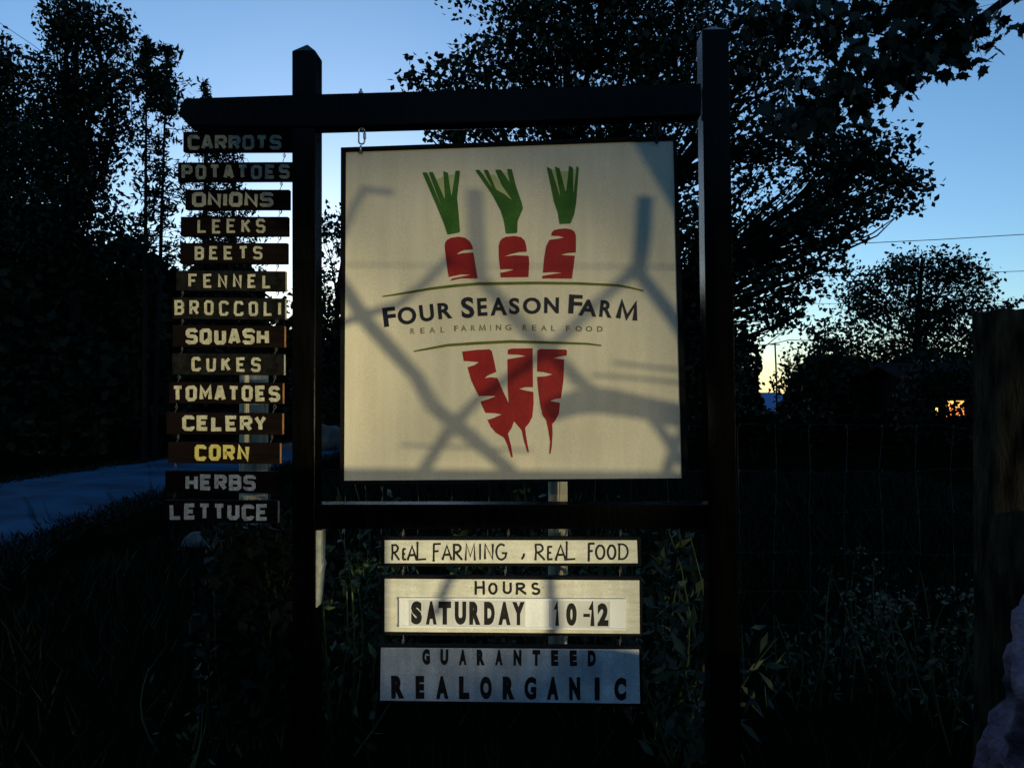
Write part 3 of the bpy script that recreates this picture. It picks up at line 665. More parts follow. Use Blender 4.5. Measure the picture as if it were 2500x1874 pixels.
def tree(name, label, cat, base, top, r0, lobes, leaf, lm='leaf_dark', seed=1, group=None, width=.62, twig=.5, star=False, droop=.15, dens=1.0, tight=1.0):
    """lobes: (px, py, Y, rx px, ry px, clusters, leaves per cluster, cluster radius m)"""
    r = np.random.default_rng(seed); t = thing(name, label, cat, base, group)
    g = G(); base = np.array(base, float); top = np.array(top, float)
    spine = bend(base, top, 0, r, 9); g.tube(spine, [r0 * (1 - .8 * k / 8) for k in range(9)], 9)
    allC = []
    for (px, py, Y, rx, ry, nc, npc, cr) in lobes:
        c = np.array(at(px, py, Y)); k = Y / F; rad = (rx * k, max(rx, ry) * k * .7, ry * k); nc = max(3, int(nc * dens)); cr = cr * tight
        cc = lobe_points(r, c, rad, nc, cr)
        f = min(max((c[2] - base[2]) / max(top[2] - base[2], .1) * .7, .12), .95)
        st = np.array(spine[int(f * 8)]); lp = bend(st, c, .2 * np.linalg.norm(c - st) * .3, r, 6)
        lr = min(.028 * np.linalg.norm(c - st) ** .8, r0 * .55)
        g.tube(lp, [lr * (1 - .75 * q / 5) for q in range(6)], 5, cap=False)
        for q in cc[:int(nc * twig)]:
            s0 = np.array(lp[r.integers(2, 6)]); g.tube(bend(s0, q, -.05, r, 4), [lr * .28, lr * .2, lr * .13, .004], 3, cap=False)
        if nc * npc:
            P = np.repeat(cc, npc, 0) + np.clip(r.normal(size=(nc * npc, 3)), -1.5, 1.5) * cr * np.array([1, 1, .75]); allC.append(P)
    obj('trunk', g, 'bark', t)
    C = np.concatenate(allC)
    C = C[C[:, 2] > .05]
    if star: big_mesh('crown', maple_leaves(r, C, leaf), 16, lm, t)
    else: big_mesh('crown', leaf_quads(r, C, leaf, leaf * width, droop), 4, lm, t)
    return t

# -- the big maple behind the sign
M = 13.0
maple = [(1500,-60,M,420,190,300,26,.34), (1330,60,M-.5,120,110,55,24,.26), (1290,170,M,150,90,70,24,.26), (1110,205,M-.8,120,50,34,18,.22), (1030,205,M-1,55,35,10,14,.16),
 (1180,160,M-.6,90,70,26,18,.22), (1240,90,M-.5,40,40,8,14,.16), (1640,120,M,260,140,190,26,.30), (1860,150,M-.6,160,110,80,24,.26), (1900,330,M-.6,170,90,80,24,.26),
 (2060,400,M-1,130,70,60,22,.24), (2190,440,M-1.2,75,45,26,18,.20), (2120,360,M-1.3,90,50,26,18,.2), (1830,440,M+.3,120,80,30,18,.24), (1980,520,M-1,160,50,48,20,.22), (2180,505,M-1.2,60,30,12,14,.16),
 (1850,590,M,170,80,70,22,.24), (2010,590,M-1,90,50,26,18,.2), (1870,690,M-.4,150,60,48,20,.22), (2010,655,M-1,70,25,12,12,.16), (1850,760,M-.5,110,50,30,18,.2), (1930,780,M-.8,60,30,8,12,.16),
 (1620,300,M,180,90,90,24,.28), (1420,300,M,190,60,80,24,.28), (1180,320,M-.5,120,35,30,20,.22), (1080,330,M-.7,70,25,12,14,.18),
 (1560,480,M+.5,200,160,120,24,.3), (1690,620,M,60,160,60,22,.26), (1300,560,M+.6,280,260,180,20,.4), (1700,900,M+.5,110,180,90,30,.3)]
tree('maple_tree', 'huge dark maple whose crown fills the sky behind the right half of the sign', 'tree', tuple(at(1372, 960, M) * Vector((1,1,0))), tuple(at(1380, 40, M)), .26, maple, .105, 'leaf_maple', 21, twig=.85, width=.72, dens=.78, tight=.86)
# -- the near maple whose bough hangs into the top right corner
r_ = np.random.default_rng(5); nm = thing('maple_tree', 'near maple bough of large pointed leaves hanging into the top right corner', 'tree', (8.2, 6.4, 0))
g = G(); g.tube([(8.2,6.4,0),(8.1,6.4,2.5),(7.8,6.3,5.0),(7.4,6.2,7.5)], [.28,.24,.19,.12], 10)
tw = []
def bough(pts, r0, r1):
    pts = [at(*p) for p in pts]; n = len(pts); g.tube(pts, [r0 + (r1 - r0) * k / (n - 1) for k in range(n)], 6); return [np.array(p) for p in pts]
main_b = bough([(3000,-420,6.3),(2720,-200,6.1),(2470,-10,6.0),(2360,70,5.9),(2250,130,5.8),(2120,190,5.7),(2000,260,5.6),(1930,300,5.6)], .05, .008)
g.tube([(7.8,6.3,5.0), tuple(main_b[0])], [.10,.05], 7)
b2 = bough([(2470,-10,6.0),(2350,-20,5.9),(2200,10,5.8),(2080,30,5.8),(1950,40,5.7),(1840,50,5.7)], .014, .005)
b3 = bough([(2250,130,5.8),(2180,90,5.8),(2080,70,5.7),(2020,95,5.7)], .01, .004)
b4 = bough([(2360,70,5.9),(2300,10,5.9),(2230,-30,5.9)], .01, .004)
C = []
def along(ctrl, n, spread, t0=0, t1=1):
    for _ in range(n):
        t = r_.uniform(t0, t1) * (len(ctrl) - 1); i = min(int(t), len(ctrl) - 2); p = ctrl[i] * (1 - t + i) + ctrl[i + 1] * (t - i)
        q = p + r_.normal(size=3) * np.array([spread, spread, spread * .75]) + np.array([0,0,-.04]); C.append(q)
        if r_.uniform() < .6: g.tube([tuple(p), tuple((p + q) / 2 + np.array([0,0,.02])), tuple(q)], [.0035,.0025,.0015], 3, cap=False)
along(main_b, 250, .14, .38, .62); along(main_b, 210, .13, .58, .85); along(main_b, 90, .12, .8, 1.0); along(b2, 300, .11, .2, 1); along(b3, 110, .12, 0, 1); along(b4, 100, .13, .2, 1)
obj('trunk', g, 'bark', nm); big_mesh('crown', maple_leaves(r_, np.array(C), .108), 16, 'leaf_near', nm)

# -- left side: roadside trees
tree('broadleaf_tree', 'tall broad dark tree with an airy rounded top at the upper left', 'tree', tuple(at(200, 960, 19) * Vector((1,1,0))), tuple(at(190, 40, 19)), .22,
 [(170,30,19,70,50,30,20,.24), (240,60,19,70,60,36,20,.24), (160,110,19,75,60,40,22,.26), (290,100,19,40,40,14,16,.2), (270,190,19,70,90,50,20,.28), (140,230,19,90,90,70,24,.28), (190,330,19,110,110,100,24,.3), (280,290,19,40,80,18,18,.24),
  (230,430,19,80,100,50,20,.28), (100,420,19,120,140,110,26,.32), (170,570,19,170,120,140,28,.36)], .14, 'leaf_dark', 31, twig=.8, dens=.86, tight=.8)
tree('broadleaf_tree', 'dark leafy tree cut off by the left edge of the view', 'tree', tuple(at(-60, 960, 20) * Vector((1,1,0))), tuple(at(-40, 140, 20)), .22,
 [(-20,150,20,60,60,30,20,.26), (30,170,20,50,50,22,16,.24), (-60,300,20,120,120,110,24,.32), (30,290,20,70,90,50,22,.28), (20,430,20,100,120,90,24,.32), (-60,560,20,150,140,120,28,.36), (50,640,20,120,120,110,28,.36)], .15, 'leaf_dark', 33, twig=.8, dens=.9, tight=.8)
def conifer(name, label, px, Y, py_top, py_bot, dens, seed, wmax, group, lean=0.0, prof=None, tr=.13, crest=0.0):
    r = np.random.default_rng(seed); top = np.array(at(px, py_top, Y)); base = np.array([top[0] - lean, Y, 0.0])
    t = thing(name, label, 'tree', tuple(base), group); g = G(); g.tube([tuple(base), tuple((base + top) / 2), tuple(top)], [tr, tr * .7, .01], 8)
    z0 = at(px, py_bot, Y).z; H = top[2]; quads = []; nb = dens
    for i in range(nb):
        f = (i + r.uniform(0, 1)) / nb; thin = 1.0
        if crest: f = r.uniform(.68, 1) if r.uniform() < crest else r.uniform(0, .72); thin = 1.0 if f > .7 else .42
        z = z0 + (H - z0) * f; ax = base + (top - base) * (z / H)
        w = wmax * (prof(f) if prof else (1 - f) ** .75 + .06) * r.uniform(.5, 1.1); an = r.uniform(0, 2 * math.pi)
        tip = ax + np.array([math.cos(an) * w, math.sin(an) * w, r.uniform(-.12, .22) * w]); ax = np.array([ax[0], ax[1], z])
        mid = (ax + tip) / 2 + np.array([0,0,-.06 * w]); g.tube([tuple(ax), tuple(mid), tuple(tip)], [.012,.009,.004], 3, cap=False)
        nl = int((14 + 30 * w / wmax) * thin); tt = r.uniform(.12, 1.05, (nl, 1)); C = ax * (1 - tt) + tip * tt + np.array([0,0,-.06 * w]) * np.sin(np.pi * tt)
        C = C + r.normal(size=C.shape) * .045 * (1 + w)
        quads.append(leaf_quads(r, C, .17, .05, .3))
    obj('trunk', g, 'bark', t); big_mesh('crown', np.concatenate(quads), 4, 'needle', t); return t
twin = lambda f: (1.0 - .75 * max(0, (f - .8) / .2)) * (.8 + .3 * math.sin(f * 61)) if f > .7 else .75 + .3 * math.sin(f * 23)
conifer('spruce_tree', 'thin ragged spruce with a bushy top, left of a close pair of bare trunks', 358, 17, 92, 640, 100, 41, .58, 'slim spruces left of the sign', 0, twin, .06, .38)
conifer('spruce_tree', 'thin ragged spruce leaning right at the top, right of a close pair of bare trunks', 408, 17.2, 112, 640, 110, 42, .66, 'slim spruces left of the sign', .24, twin, .06, .40)
conifer('spruce_tree', 'small spruce whose tip just shows above the left end of the top beam', 502, 22, 203, 900, 190, 43, 1.7, 'slim spruces left of the sign')
conifer('spruce_tree', 'broad dark spruce behind the vegetable boards', 570, 21, 330, 1000, 170, 44, 1.7, 'slim spruces left of the sign')
conifer('spruce_tree', 'spruce filling the gap between the left post and the big sign', 770, 24, 640, 1020, 130, 45, 2.0, 'slim spruces left of the sign')
tree('broadleaf_tree', 'sparse leafy tree showing between the left post and the cream sign', 'tree', tuple(at(860, 960, 16) * Vector((1,1,0))), tuple(at(850, 560, 16)), .1,
 [(800,600,16,45,90,26,14,.2), (860,560,16,70,60,24,14,.2), (800,760,16,70,60,30,20,.25), (880,790,16,90,120,80,22,.28), (860,900,16,110,110,90,24,.3)], .11, 'leaf_dark', 35, twig=.5)
def thicket(name, label, spots, seed, leaf=.24, lm='leaf_dark', group='dark thickets round the lawn'):
    r = np.random.default_rng(seed); c0 = at(spots[0][0], 960, spots[0][2]); t = thing(name, label, 'bush', (c0.x, c0.y, 0), group)
    g = G(); quads = []
    for (px, py, Y, rx, ry, n) in spots:
        c = np.array(at(px, py, Y)); k = Y / F; C = lobe_points(r, c, (rx * k, max(.5, rx * k * .5), ry * k), n, 0); C = C[C[:, 2] > .02]
        quads.append(leaf_quads(r, C, leaf, leaf * .7)); b = (c[0], c[1], 0)
        for _ in range(5):
            q = lobe_points(r, c, (rx * k * .8, .4, ry * k * .8), 1, 0)[0]; g.tube(bend(b, q, 0, r, 5), [.05,.04,.03,.02,.008], 4, cap=False)
    obj('stems', g, 'bark', t); big_mesh('foliage', np.concatenate(quads), 4, lm, t); return t
thicket('roadside_bush', 'tall black thicket along the far side of the road at the left edge', [(-40,820,19,220,260,5200), (60,700,19.5,190,210,3600), (150,960,19,190,190,3200)], 51, .30)
thicket('roadside_bush', 'tall black thicket behind the road, left of the vegetable boards', [(310,830,20,165,255,5600), (420,800,20.5,110,130,1500), (420,960,20,180,150,2600)], 52, .30)
thicket('roadside_bush', 'dark thicket behind the vegetable boards and left post', [(530,800,23,140,190,3000), (690,900,24,140,130,2400), (560,960,23,200,110,2400)], 53, .30)
thicket('roadside_bush', 'black shrubbery behind the foot of the big maple', [(1000,900,17,220,190,3600), (1300,880,17,240,230,4600), (1560,860,17,200,240,4200), (1150,1020,17,300,90,2400)], 54, .28)
thicket('roadside_bush', 'dark sloping hedge just right of the right post', [(1740,930,16,70,170,2400), (1800,900,17,60,110,1300), (1800,985,17,58,85,1200), (1836,1040,17,50,32,500)], 55, .16)
# -- right side
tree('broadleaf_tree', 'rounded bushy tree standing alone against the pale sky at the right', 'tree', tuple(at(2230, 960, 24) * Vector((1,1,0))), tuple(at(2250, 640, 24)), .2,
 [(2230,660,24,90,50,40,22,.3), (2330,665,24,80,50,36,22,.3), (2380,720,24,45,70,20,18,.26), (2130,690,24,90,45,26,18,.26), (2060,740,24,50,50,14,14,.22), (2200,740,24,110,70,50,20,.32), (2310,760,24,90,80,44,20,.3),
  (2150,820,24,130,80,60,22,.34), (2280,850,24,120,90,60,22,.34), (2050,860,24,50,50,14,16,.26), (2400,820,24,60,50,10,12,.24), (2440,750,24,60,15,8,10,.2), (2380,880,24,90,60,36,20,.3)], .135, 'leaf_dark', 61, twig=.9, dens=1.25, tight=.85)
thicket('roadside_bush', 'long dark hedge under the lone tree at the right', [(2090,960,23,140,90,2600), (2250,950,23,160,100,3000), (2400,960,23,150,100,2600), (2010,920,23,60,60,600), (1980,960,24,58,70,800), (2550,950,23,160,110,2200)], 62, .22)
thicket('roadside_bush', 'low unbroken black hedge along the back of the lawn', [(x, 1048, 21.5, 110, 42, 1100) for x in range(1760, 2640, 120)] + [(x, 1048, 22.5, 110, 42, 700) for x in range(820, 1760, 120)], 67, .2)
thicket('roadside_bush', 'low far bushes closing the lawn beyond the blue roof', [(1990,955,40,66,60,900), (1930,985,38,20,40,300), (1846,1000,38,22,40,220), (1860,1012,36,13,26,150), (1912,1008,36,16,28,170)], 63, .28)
conifer('spruce_tree', 'tiny far spruce with a dense pointed tip in the glow beside the thin pole', 1948, 60, 862, 1000, 60, 71, 1.5, 'far conifers in the glow')
conifer('spruce_tree', 'tiny far bare conifer with open flat branches in the glow', 1925, 58, 872, 1000, 26, 72, 1.9, 'far conifers in the glow')
# crown edge of the shrub right of the big maple
tree('broadleaf_tree', 'small dark tree between the far roof and the lone tree', 'tree', tuple(at(2010, 960, 30) * Vector((1,1,0))), tuple(at(2015, 800, 30)), .12,
 [(2015,820,30,45,35,16,16,.3), (2000,880,30,70,50,36,20,.36), (1985,940,30,90,50,50,24,.4), (2060,920,30,80,70,50,24,.4)], .2, 'leaf_dark', 64, twig=.5)

# ================================================================== FAR BUILDINGS, POLE, WIRES
def house(name, label, px0, px1, Y, py_eave, py_ridge, roof_m, depth=5.0, windows=(), wall='house_wall'):
    a, b = at(px0, py_eave, Y), at(px1, py_eave, Y); zr = at(px0, py_ridge, Y).z; t = thing(name, label, 'house', ((a.x + b.x) / 2, Y, 0))
    g = G(); z = a.z
    v = [(a.x,Y,0),(b.x,Y,0),(b.x,Y,z),(a.x,Y,z),(a.x,Y+depth,0),(b.x,Y+depth,0),(b.x,Y+depth,z),(a.x,Y+depth,z),(a.x+.05,Y+depth/2,zr-.06),(b.x-.05,Y+depth/2,zr-.06)]
    g.add(v, [[0,1,2,3],[5,4,7,6],[4,0,3,8,7],[1,5,6,9,2],[3,2,9,8],[6,7,8,9]]); obj('wall', g, wall, t)
    g = G(); e = .35; m = Y + depth / 2
    for s in (-1, 1):
        y1 = m + s * (depth / 2 + e); zz = z - e * (zr - z) / (depth / 2)
        fr = [(a.x - e, y1, zz), (b.x + e, y1, zz), (b.x + e, m, zr), (a.x - e, m, zr)]
        g.hexa([Vector(p) for p in fr], [Vector(p) + Vector((0,0,.10)) for p in fr])
    obj('roof', g, roof_m, t)
    for (x0, x1, y0, y1, lit) in windows:
        p, q = at(x0, y1, Y), at(x1, y0, Y)
        g = G(); g.box((p.x, Y - .03, p.z), (q.x, Y - .01, q.z)); w = obj('window', g, 'lit_window' if lit else 'blue_roof', t)
        g = G(); c = .05; mx = (p.x + q.x) / 2
        for lo, hi in (((p.x - c, Y - .06, p.z - c), (p.x, Y - .005, q.z + c)), ((q.x, Y - .06, p.z - c), (q.x + c, Y - .005, q.z + c)), ((p.x, Y - .06, p.z - c), (q.x, Y - .005, p.z)), ((p.x, Y - .06, q.z), (q.x, Y - .005, q.z + c)), ((mx - .02, Y - .05, p.z), (mx + .02, Y - .031, q.z))): g.box(lo, hi)
        obj('frame', g, 'house_wall', w)
    return t
house('farmhouse', 'dark farmhouse with orange lit windows glimpsed through the hedge at the right', 2230, 2440, 20, 925, 890, 'black_paint', 2.5, ((2266,2292,995,1030,True),(2304,2352,978,1018,True)), 'black_paint')
house('shed', 'small far shed with a bright blue roof glimpsed low in the gap of trees', 1846, 1930, 44, 1006, 962, 'blue_roof', 5)
house('shed', 'low far shed with a dark slate-blue roof beyond the lawn', 1905, 1962, 40, 1026, 1004, 'slate_blue', 4)
# leafy screen in front of the lit windows
thicket('garden_shrub', 'leafy shrub that breaks up the glow of the lit farmhouse windows', [(2300,905,18.6,110,34,500), (2410,915,18.6,70,40,350), (2298,1000,18.6,14,40,90), (2330,1030,18.6,60,16,110), (2275,985,18.6,30,14,50), (2354,1010,18.6,14,30,50), (2256,1010,18.6,14,40,60), (2325,1000,18.6,26,22,26), (2410,1000,18.6,50,80,420), (2215,1000,18.6,42,80,420), (2320,935,18.6,120,34,700), (2320,1066,18.6,130,30,700)], 66, .12, group=None)
g = G(); p = at(1892, 836, 40); q = at(1896, 935, 40); g.tube([(q.x, 40, 0), tuple(q), tuple(p)], [.05,.045,.04], 8); g.tube([(p.x - .25, 40, p.z - .1), (p.x + .25, 40, p.z - .1)], .03, 6)
tag(obj('utility_pole', g, 'bark', origin=(q.x, 40, 0)), 'thin far pole standing in the evening glow', 'pole')
def wire(label, pts, Y, rad, grp='overhead wires across the sky'):
    g = G(); P = [at(x, y, yy) for (x, y), yy in zip(pts, Y)]; g.tube(P, rad, 5)
    tag(obj('overhead_wire', g, 'rubber', origin=tuple(P[0])), label, 'wire', grp)
wire('highest overhead wire sloping up to the right edge', [(1900,600),(2080,595),(2290,585),(2520,571),(2900,545)], (45,44,43,42,40), .022)
wire('overhead wire crossing behind the top of the lone tree', [(1900,676),(2100,672),(2300,668),(2520,661),(2900,650)], (46,45,44,43,41), .018)
wire('faint overhead wire just above the thick post at the right', [(1900,741),(2100,741),(2300,738),(2520,733),(2900,725)], (50,49,48,47,45), .016)
wire('overhead wire meeting the thin far pole in the glow', [(1800,852),(1892,838),(1925,830),(1985,831),(2100,834)], (40,40,40,40.5,42), .022)
wire('thin wire slanting down into the trees at the top left corner', [(-300,-140),(-40,30),(80,110),(200,200)], (22,22,21,20), .008)

# ================================================================== BOULDER, STONES
def rock(name, label, c, rad, m, seed, rough=.22, group=None, sub=4, cat='rock'):
    bm = bmesh.new(); bmesh.ops.create_icosphere(bm, subdivisions=sub, radius=1)
    for v in bm.verts:
        d = v.co.normalized(); k = 1 + rough * noise.noise(d * 1.3 + Vector((seed, 0, 0))) + rough * .5 * noise.noise(d * 3.1 + Vector((0, seed, 0))) + rough * .24 * noise.noise(d * 8 + Vector((seed, seed, 0))) + rough * .12 * noise.noise(d * 19) + rough * .06 * noise.noise(d * 41)
        v.co = Vector((d.x * rad[0], d.y * rad[1], d.z * rad[2])) * k
    me = bpy.data.meshes.new(name); bm.to_mesh(me); bm.free(); me.materials.append(MATS[m]); me.polygons.foreach_set('use_smooth', [True] * len(me.polygons))
    o = bpy.data.objects.new(name, me); COL.objects.link(o); o.location = c; ORG[o.name] = Vector(c); return tag(o, label, cat, group)
rock('boulder', 'big purplish granite boulder in the bottom right corner', (2.05, 2.30, .36), (.62,.42,.66), 'granite', 4, .28, sub=6)
rock('field_stone', 'pale fieldstone lying in the grass under the LETTUCE board', (ground(483,1292).x * .9, ground(483,1292).y * .9, .03), (.16,.13,.09), 'field_stone', 8, .3, 'stones in the grass', 3, 'stone')
rock('field_stone', 'pale fieldstone seen low between the left post and the cream sign', (ground(800,1085).x * .9, ground(800,1085).y * .9, .25), (.5,.4,.42), 'field_stone', 12, .3, 'stones in the grass', 3, 'stone')

# ================================================================== WEEDS AND GRASS BY THE SIGN
def leafy(name, label, px0, px1, py_top, Y, stems, per, leaf, seed, lm='shrub_leaf', wid=.45, group='leafy weeds round the sign', flowers=0, depth=.35):
    r = np.random.default_rng(seed); a, b = at(px0, py_top, Y), at(px1, py_top, Y); t = thing(name, label, 'plant', ((a.x + b.x) / 2, Y, 0), group)
    g = G(); quads = []; fl = []
    for s in range(stems):
        x = r.uniform(a.x, b.x); y = Y + r.uniform(-depth, depth); h = a.z * r.uniform(.55, 1.03); tip = np.array([x + r.normal() * .08, y + r.normal() * .08, h])
        base = np.array([x + r.normal() * .04, y, 0.0]); P = bend(base, tip, 0, r, 6); g.tube(P, [.006,.005,.005,.004,.003,.002], 4, cap=False)
        tt = r.uniform(.15, 1, (per, 1)); C = base * (1 - tt) + tip * tt + r.normal(size=(per, 3)) * np.array([.05,.05,.02])
        quads.append(leaf_quads(r, C, leaf, leaf * wid, .25))
        if flowers and r.uniform() < .7: fl.append(leaf_quads(r, tip + r.normal(size=(flowers, 3)) * np.array([.035,.035,.025]), .022, .016))
    obj('stems', g, 'shrub_leaf', t); big_mesh('leaves', np.concatenate(quads), 4, lm, t)
    if fl: big_mesh('flowers', np.concatenate(fl), 4, 'flower_cream', t)
    return t
leafy('leafy_weed', 'leafy shrub just behind the lower rail at the left of the pale post', 850, 1010, 1170, 4.3, 16, 26, .07, 81)
leafy('leafy_weed', 'leafy shrub behind the rail below the middle of the cream sign', 1130, 1320, 1172, 4.25, 24, 34, .06, 82)
leafy('leafy_weed', 'leafy shrub behind the rail right of the pale post', 1400, 1560, 1185, 4.4, 14, 26, .06, 83)
leafy('leafy_weed', 'tall willowy plant with long pale leaves between the lower boards and the right post', 1575, 1715, 1290, 3.25, 16, 30, .10, 84, 'weed_leaf', .28)
leafy('leafy_weed', 'dark weeds added to darken the foot of the pale post below the LETTUCE board', 560, 690, 1258, 3.35, 70, 90, .07, 90, 'leaf_dark', .5, depth=.12)  # added in place of the shade below the board
leafy('leafy_weed', 'dark plant between the left post and the slogan board', 800, 930, 1330, 3.4, 8, 16, .06, 85)
leafy('leafy_weed', 'sprawling weeds just right of the foot of the right post', 1800, 2000, 1480, 3.9, 12, 16, .05, 86, 'weed_leaf', .35)
leafy('leafy_weed', 'flowering weeds in the meadow to the right of the right post', 2000, 2200, 1370, 4.1, 12, 16, .05, 87, 'weed_leaf', .35, flowers=18)
leafy('leafy_weed', 'brownish flowering weeds in front of the thick right post', 2180, 2420, 1440, 3.5, 14, 18, .05, 88, 'weed_leaf', .35, flowers=20)
leafy('leafy_weed', 'sparse weeds in the grass below the vegetable boards', 380, 640, 1640, 3.3, 7, 10, .045, 89, 'shrub_leaf', .3)
r = np.random.default_rng(3); n = 26000; X = r.uniform(-6, 7, n); Y = r.uniform(1.6, 14, n)
keep = ~((X < -3.6) & (Y > 4.5)); X, Y = X[keep], Y[keep]; n = len(X)
h = r.uniform(.06, .22, n); an = r.uniform(0, 2 * np.pi, n); w = .004 + .003 * Y / 6; lean = r.uniform(.2, .9, n) * h; la = r.uniform(0, 2 * np.pi, n)
B = np.stack([X, Y, np.zeros(n)], 1); d = np.stack([np.cos(an) * w, np.sin(an) * w, np.zeros(n)], 1); T = B + np.stack([np.cos(la) * lean, np.sin(la) * lean, h], 1)
vn = 9000; tt = r.uniform(0, 1, vn); EB = np.array([along_line(Rt, .35 + .55 * q) for q in tt]); EB2 = np.array([along_line(L, .35 + .55 * q) for q in tt]); EB[::3] = EB2[::3]      # ragged verge
EB = EB + r.normal(size=(vn, 2)) * np.array([.16, .1]); an = r.uniform(0, 2 * np.pi, vn); hv = r.uniform(.03, .11, vn); B2 = np.stack([EB[:, 0], EB[:, 1], np.zeros(vn)], 1); d2 = np.stack([np.cos(an), np.sin(an), an * 0], 1) * .014
T2 = B2 + np.stack([r.normal(size=vn) * .06, r.normal(size=vn) * .06, hv], 1)
B, d, T = np.concatenate([B, B2]), np.concatenate([d, d2]), np.concatenate([T, T2])
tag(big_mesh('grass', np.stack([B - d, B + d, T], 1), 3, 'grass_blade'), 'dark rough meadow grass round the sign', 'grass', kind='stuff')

# ================================================================== WHAT THROWS THE SHADOWS (behind the viewer)
GATE_Y = -2.1
def C_(px, py, dy=0.0):
    p = S(px, py, 0); t = (p.y - (GATE_Y + dy)) / (p.y - LAMP.y); return p + (LAMP - p) * t
gate = thing('shadow_gate', 'unseen gate of boards and crooked sticks behind the viewer, shaped to shade the sign', 'gate', (3.0, GATE_Y, 0))  # unseen gate, its boards and sticks shaped to throw shadows on the sign
GS = 1 - (6 / 18.0)
def stick(pts, w, dy=0.0, name='stick'):
    P = [C_(x, y, dy) for x, y in pts]; rr = w * 2.83 / F * GS / 2; g = G()
    g.tube(P, [rr * random.Random(i * 7 + int(pts[0][0])).uniform(.9, 1.12) for i in range(len(P))], 8); return obj(name, g, 'brown_wood', gate, smooth=True)
def plank(pts, dy=0.0, th=.03, name='plank'):
    fr = [C_(x, y, dy) for x, y in pts]; g = G(); g.hexa(fr, [p + Vector((0, th, 0)) for p in fr]); return obj(name, g, 'brown_wood', gate)
plank([(300,1141),(1000,1143),(1700,1152),(1700,1292),(300,1282)], -.05, name='rail')
plank([(300,1284),(756,1284),(756,1570),(300,1570)], -.05, name='shade_board')  # added boards keep lamplight off the lower left and the lowest board
plank([(796,1284),(926,1284),(926,1570),(796,1570)], -.05, name='shade_board')
plank([(300,1572),(1300,1576),(1480,1580),(1575,1598),(1800,1600),(1800,1960),(300,1960)], -.05, name='shade_board')
plank([(1470,215),(1512,285),(1664,545),(1760,545),(1760,215)], .04, name='shade_plank')  # added boards block the lamp for the slanting wedges of shade
plank([(555,270),(566,345),(590,420),(640,495),(700,560),(740,560),(740,250),(560,250)], .04, name='shade_plank')
stick([(800,648),(845,706),(893,780),(960,855),(1020,920),(1060,993),(1150,1065),(1250,1150)], 34)
stick([(1030,1160),(1065,1100),(1109,1038),(1166,977),(1290,890),(1370,829),(1460,740),(1557,654)], 27, .05)
stick([(1160,462),(1165,560),(1172,674),(1230,740),(1288,808),(1382,895),(1435,948)], 34, -.03)
stick([(1578,478),(1572,580),(1562,666),(1650,780),(1720,880)], 34, -.02)
stick([(1100,630),(1040,690),(975,743),(893,768),(820,795)], 22, .03)
stick([(960,470),(890,462),(868,500),(843,560),(800,640)], 18, .02)
stick([(1345,1002),(1400,985),(1450,975),(1520,985),(1600,1000),(1720,1030)], 62, .06)
stick([(1500,885),(1600,897),(1700,906)], 9, .1); stick([(1450,915),(1560,924),(1700,938)], 9, .12)
stick([(1580,1000),(1620,1055),(1665,1120),(1690,1150)], 26, -.04); stick([(1690,1020),(1655,1080),(1630,1150)], 24, -.05)
stick([(360,645),(843,646),(1665,652),(1780,655)], 5, .0); stick([(980,1086),(1140,1092),(1300,1100)], 7, .02)
stick([(1112,1390),(1085,1450),(1060,1500)], 24, -.03); stick([(1345,1395),(1350,1480),(1352,1560)], 26, -.03)
stick([(400,900),(360,1100),(350,1500),(345,1900)], 40, 0, 'upright'); stick([(1722,160),(1722,700),(1722,1300),(1722,1900)], 34, 0, 'upright')
# unseen pillar added beside the gate to keep lamplight off the boulder
pc = [C_(1985, 1700), C_(2170, 1700)]
g = G(); x0, x1 = min(pc[0].x, pc[1].x), max(pc[0].x, pc[1].x); g.box((x0, GATE_Y - .06, 0), (x1, GATE_Y + .06, 1.55)); g.box((x0 - .02, GATE_Y - .09, 1.553), (x1 + .03, GATE_Y + .09, 1.62))
tag(obj('shade_pillar', g, 'field_stone', bevel=.02, origin=((x0 + x1) / 2, GATE_Y, 0)), 'unseen squat pillar with a flat cap, added behind the viewer to block lamplight', 'pillar')
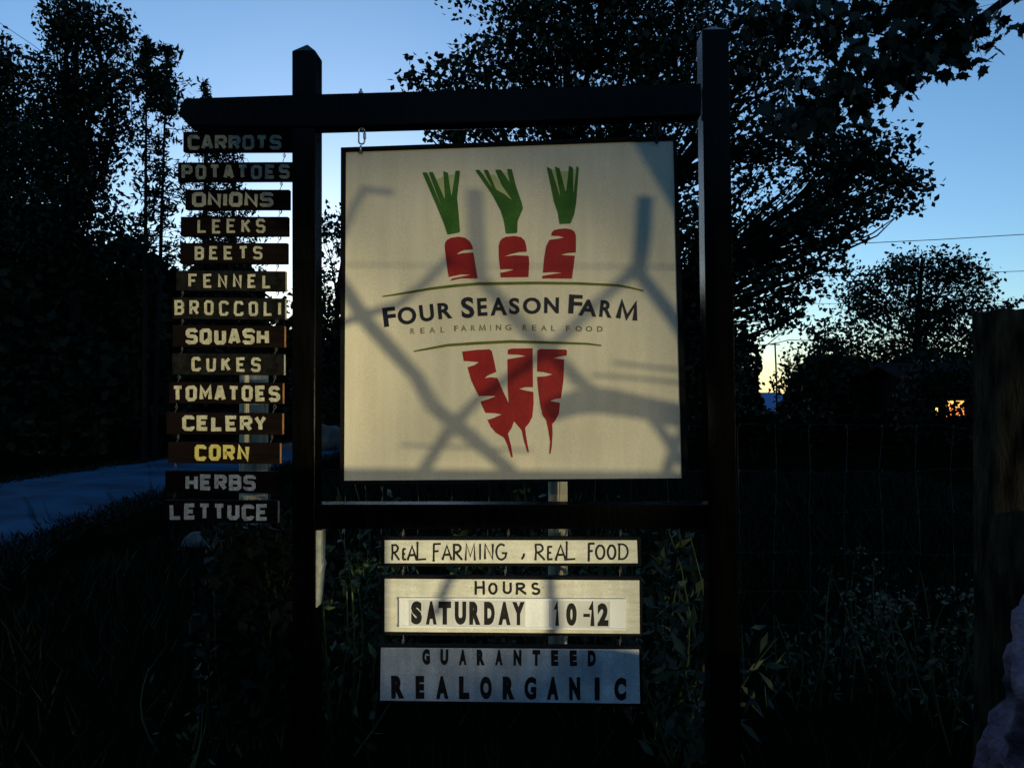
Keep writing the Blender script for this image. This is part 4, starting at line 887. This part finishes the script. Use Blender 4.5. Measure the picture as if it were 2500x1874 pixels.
# two added lamps on tripods, in place of unseen headlights
def added_lamp(label, P, target, beams, color):
    lt = thing('added_lamp', label, 'lamp', (P.x, P.y, 0), 'added lamps behind the viewer')
    aim = (target - P).normalized(); side = aim.cross(Vector((0,0,1))).normalized(); up = side.cross(aim); hc = P - aim * .08
    g = G(); bx = [hc + side * a * .11 + up * b * .08 for a, b in ((-1,-1),(1,-1),(1,1),(-1,1))]; g.hexa([p + aim * .03 for p in bx], [hc - aim * .07 + (p - hc) * .7 for p in bx]); head = obj('lamp_head', g, 'lamp_body', lt, bevel=.006)
    g = G(); bx = [hc + side * a * .095 + up * b * .065 + aim * .033 for a, b in ((-1,-1),(1,-1),(1,1),(-1,1))]; g.hexa(bx, [p - aim * .002 for p in bx]); obj('lens', g, 'lamp_lens', head)
    g = G(); g.tube([hc - up * .1, Vector((hc.x, hc.y, .45))], .016, 8); obj('pole', g, 'rubber', lt)
    for k in range(3):
        w = 2.1 * k; g = G(); g.tube([Vector((hc.x, hc.y, .75)), Vector((hc.x + .45 * math.cos(w), hc.y + .45 * math.sin(w), 0.0))], .012, 8); obj('leg', g, 'rubber', lt)
    for tgt, power, size, blend in beams:      # a wide beam; the brighter lamp has a hot centre and an added vegetable-board beam
        sp = bpy.data.lights.new('lamp_light', 'SPOT'); sp.energy = power; sp.color = color; sp.shadow_soft_size = .034; sp.spot_size = R(size); sp.spot_blend = blend
        so = bpy.data.objects.new('lamp_light', sp); COL.objects.link(so); so.parent = lt; so.location = P - Vector((P.x, P.y, 0)) + aim * .02
        so.rotation_euler = (P - tgt).to_track_quat('Z', 'Y').to_euler()
added_lamp('added yellow lamp on a black tripod behind the viewer in place of headlights, the right-hand and brighter one', LAMP, S(1080, 1540), ((S(1080, 1540), LAMP_POWER, 14.6, 1.0), (S(1150, 1500), LAMP_POWER * 1.45, 4.3, 1.0), (S(515, 880), LAMP_POWER * 1.5, 4.3, 1.0)), LAMP_COLOR)
added_lamp('added yellow fill lamp on a black tripod behind the viewer, the left-hand and dimmer one', LAMP2, S(1000, 1030), ((S(1000, 1030), LAMP2_POWER, 9.0, .55),), LAMP2_COLOR)
# unseen wood added behind the viewer to hold back sky light
r = np.random.default_rng(91); n = 9000; az = r.uniform(R(95), R(268), n); rad = r.uniform(18, 23, n); hh = 11.5 * r.uniform(0, 1, n) ** .8 * (.75 + .25 * np.sin(az * 9) * np.sin(az * 23 + 1))
P_ = np.stack([rad * np.sin(az), rad * np.cos(az), hh], 1)
tag(big_mesh('sky_block_wood', leaf_quads(r, P_, 1.0, .75), 4, 'leaf_dark'), 'dark mass of unseen woodland added behind the viewer to block sky light', 'woodland', kind='stuff')
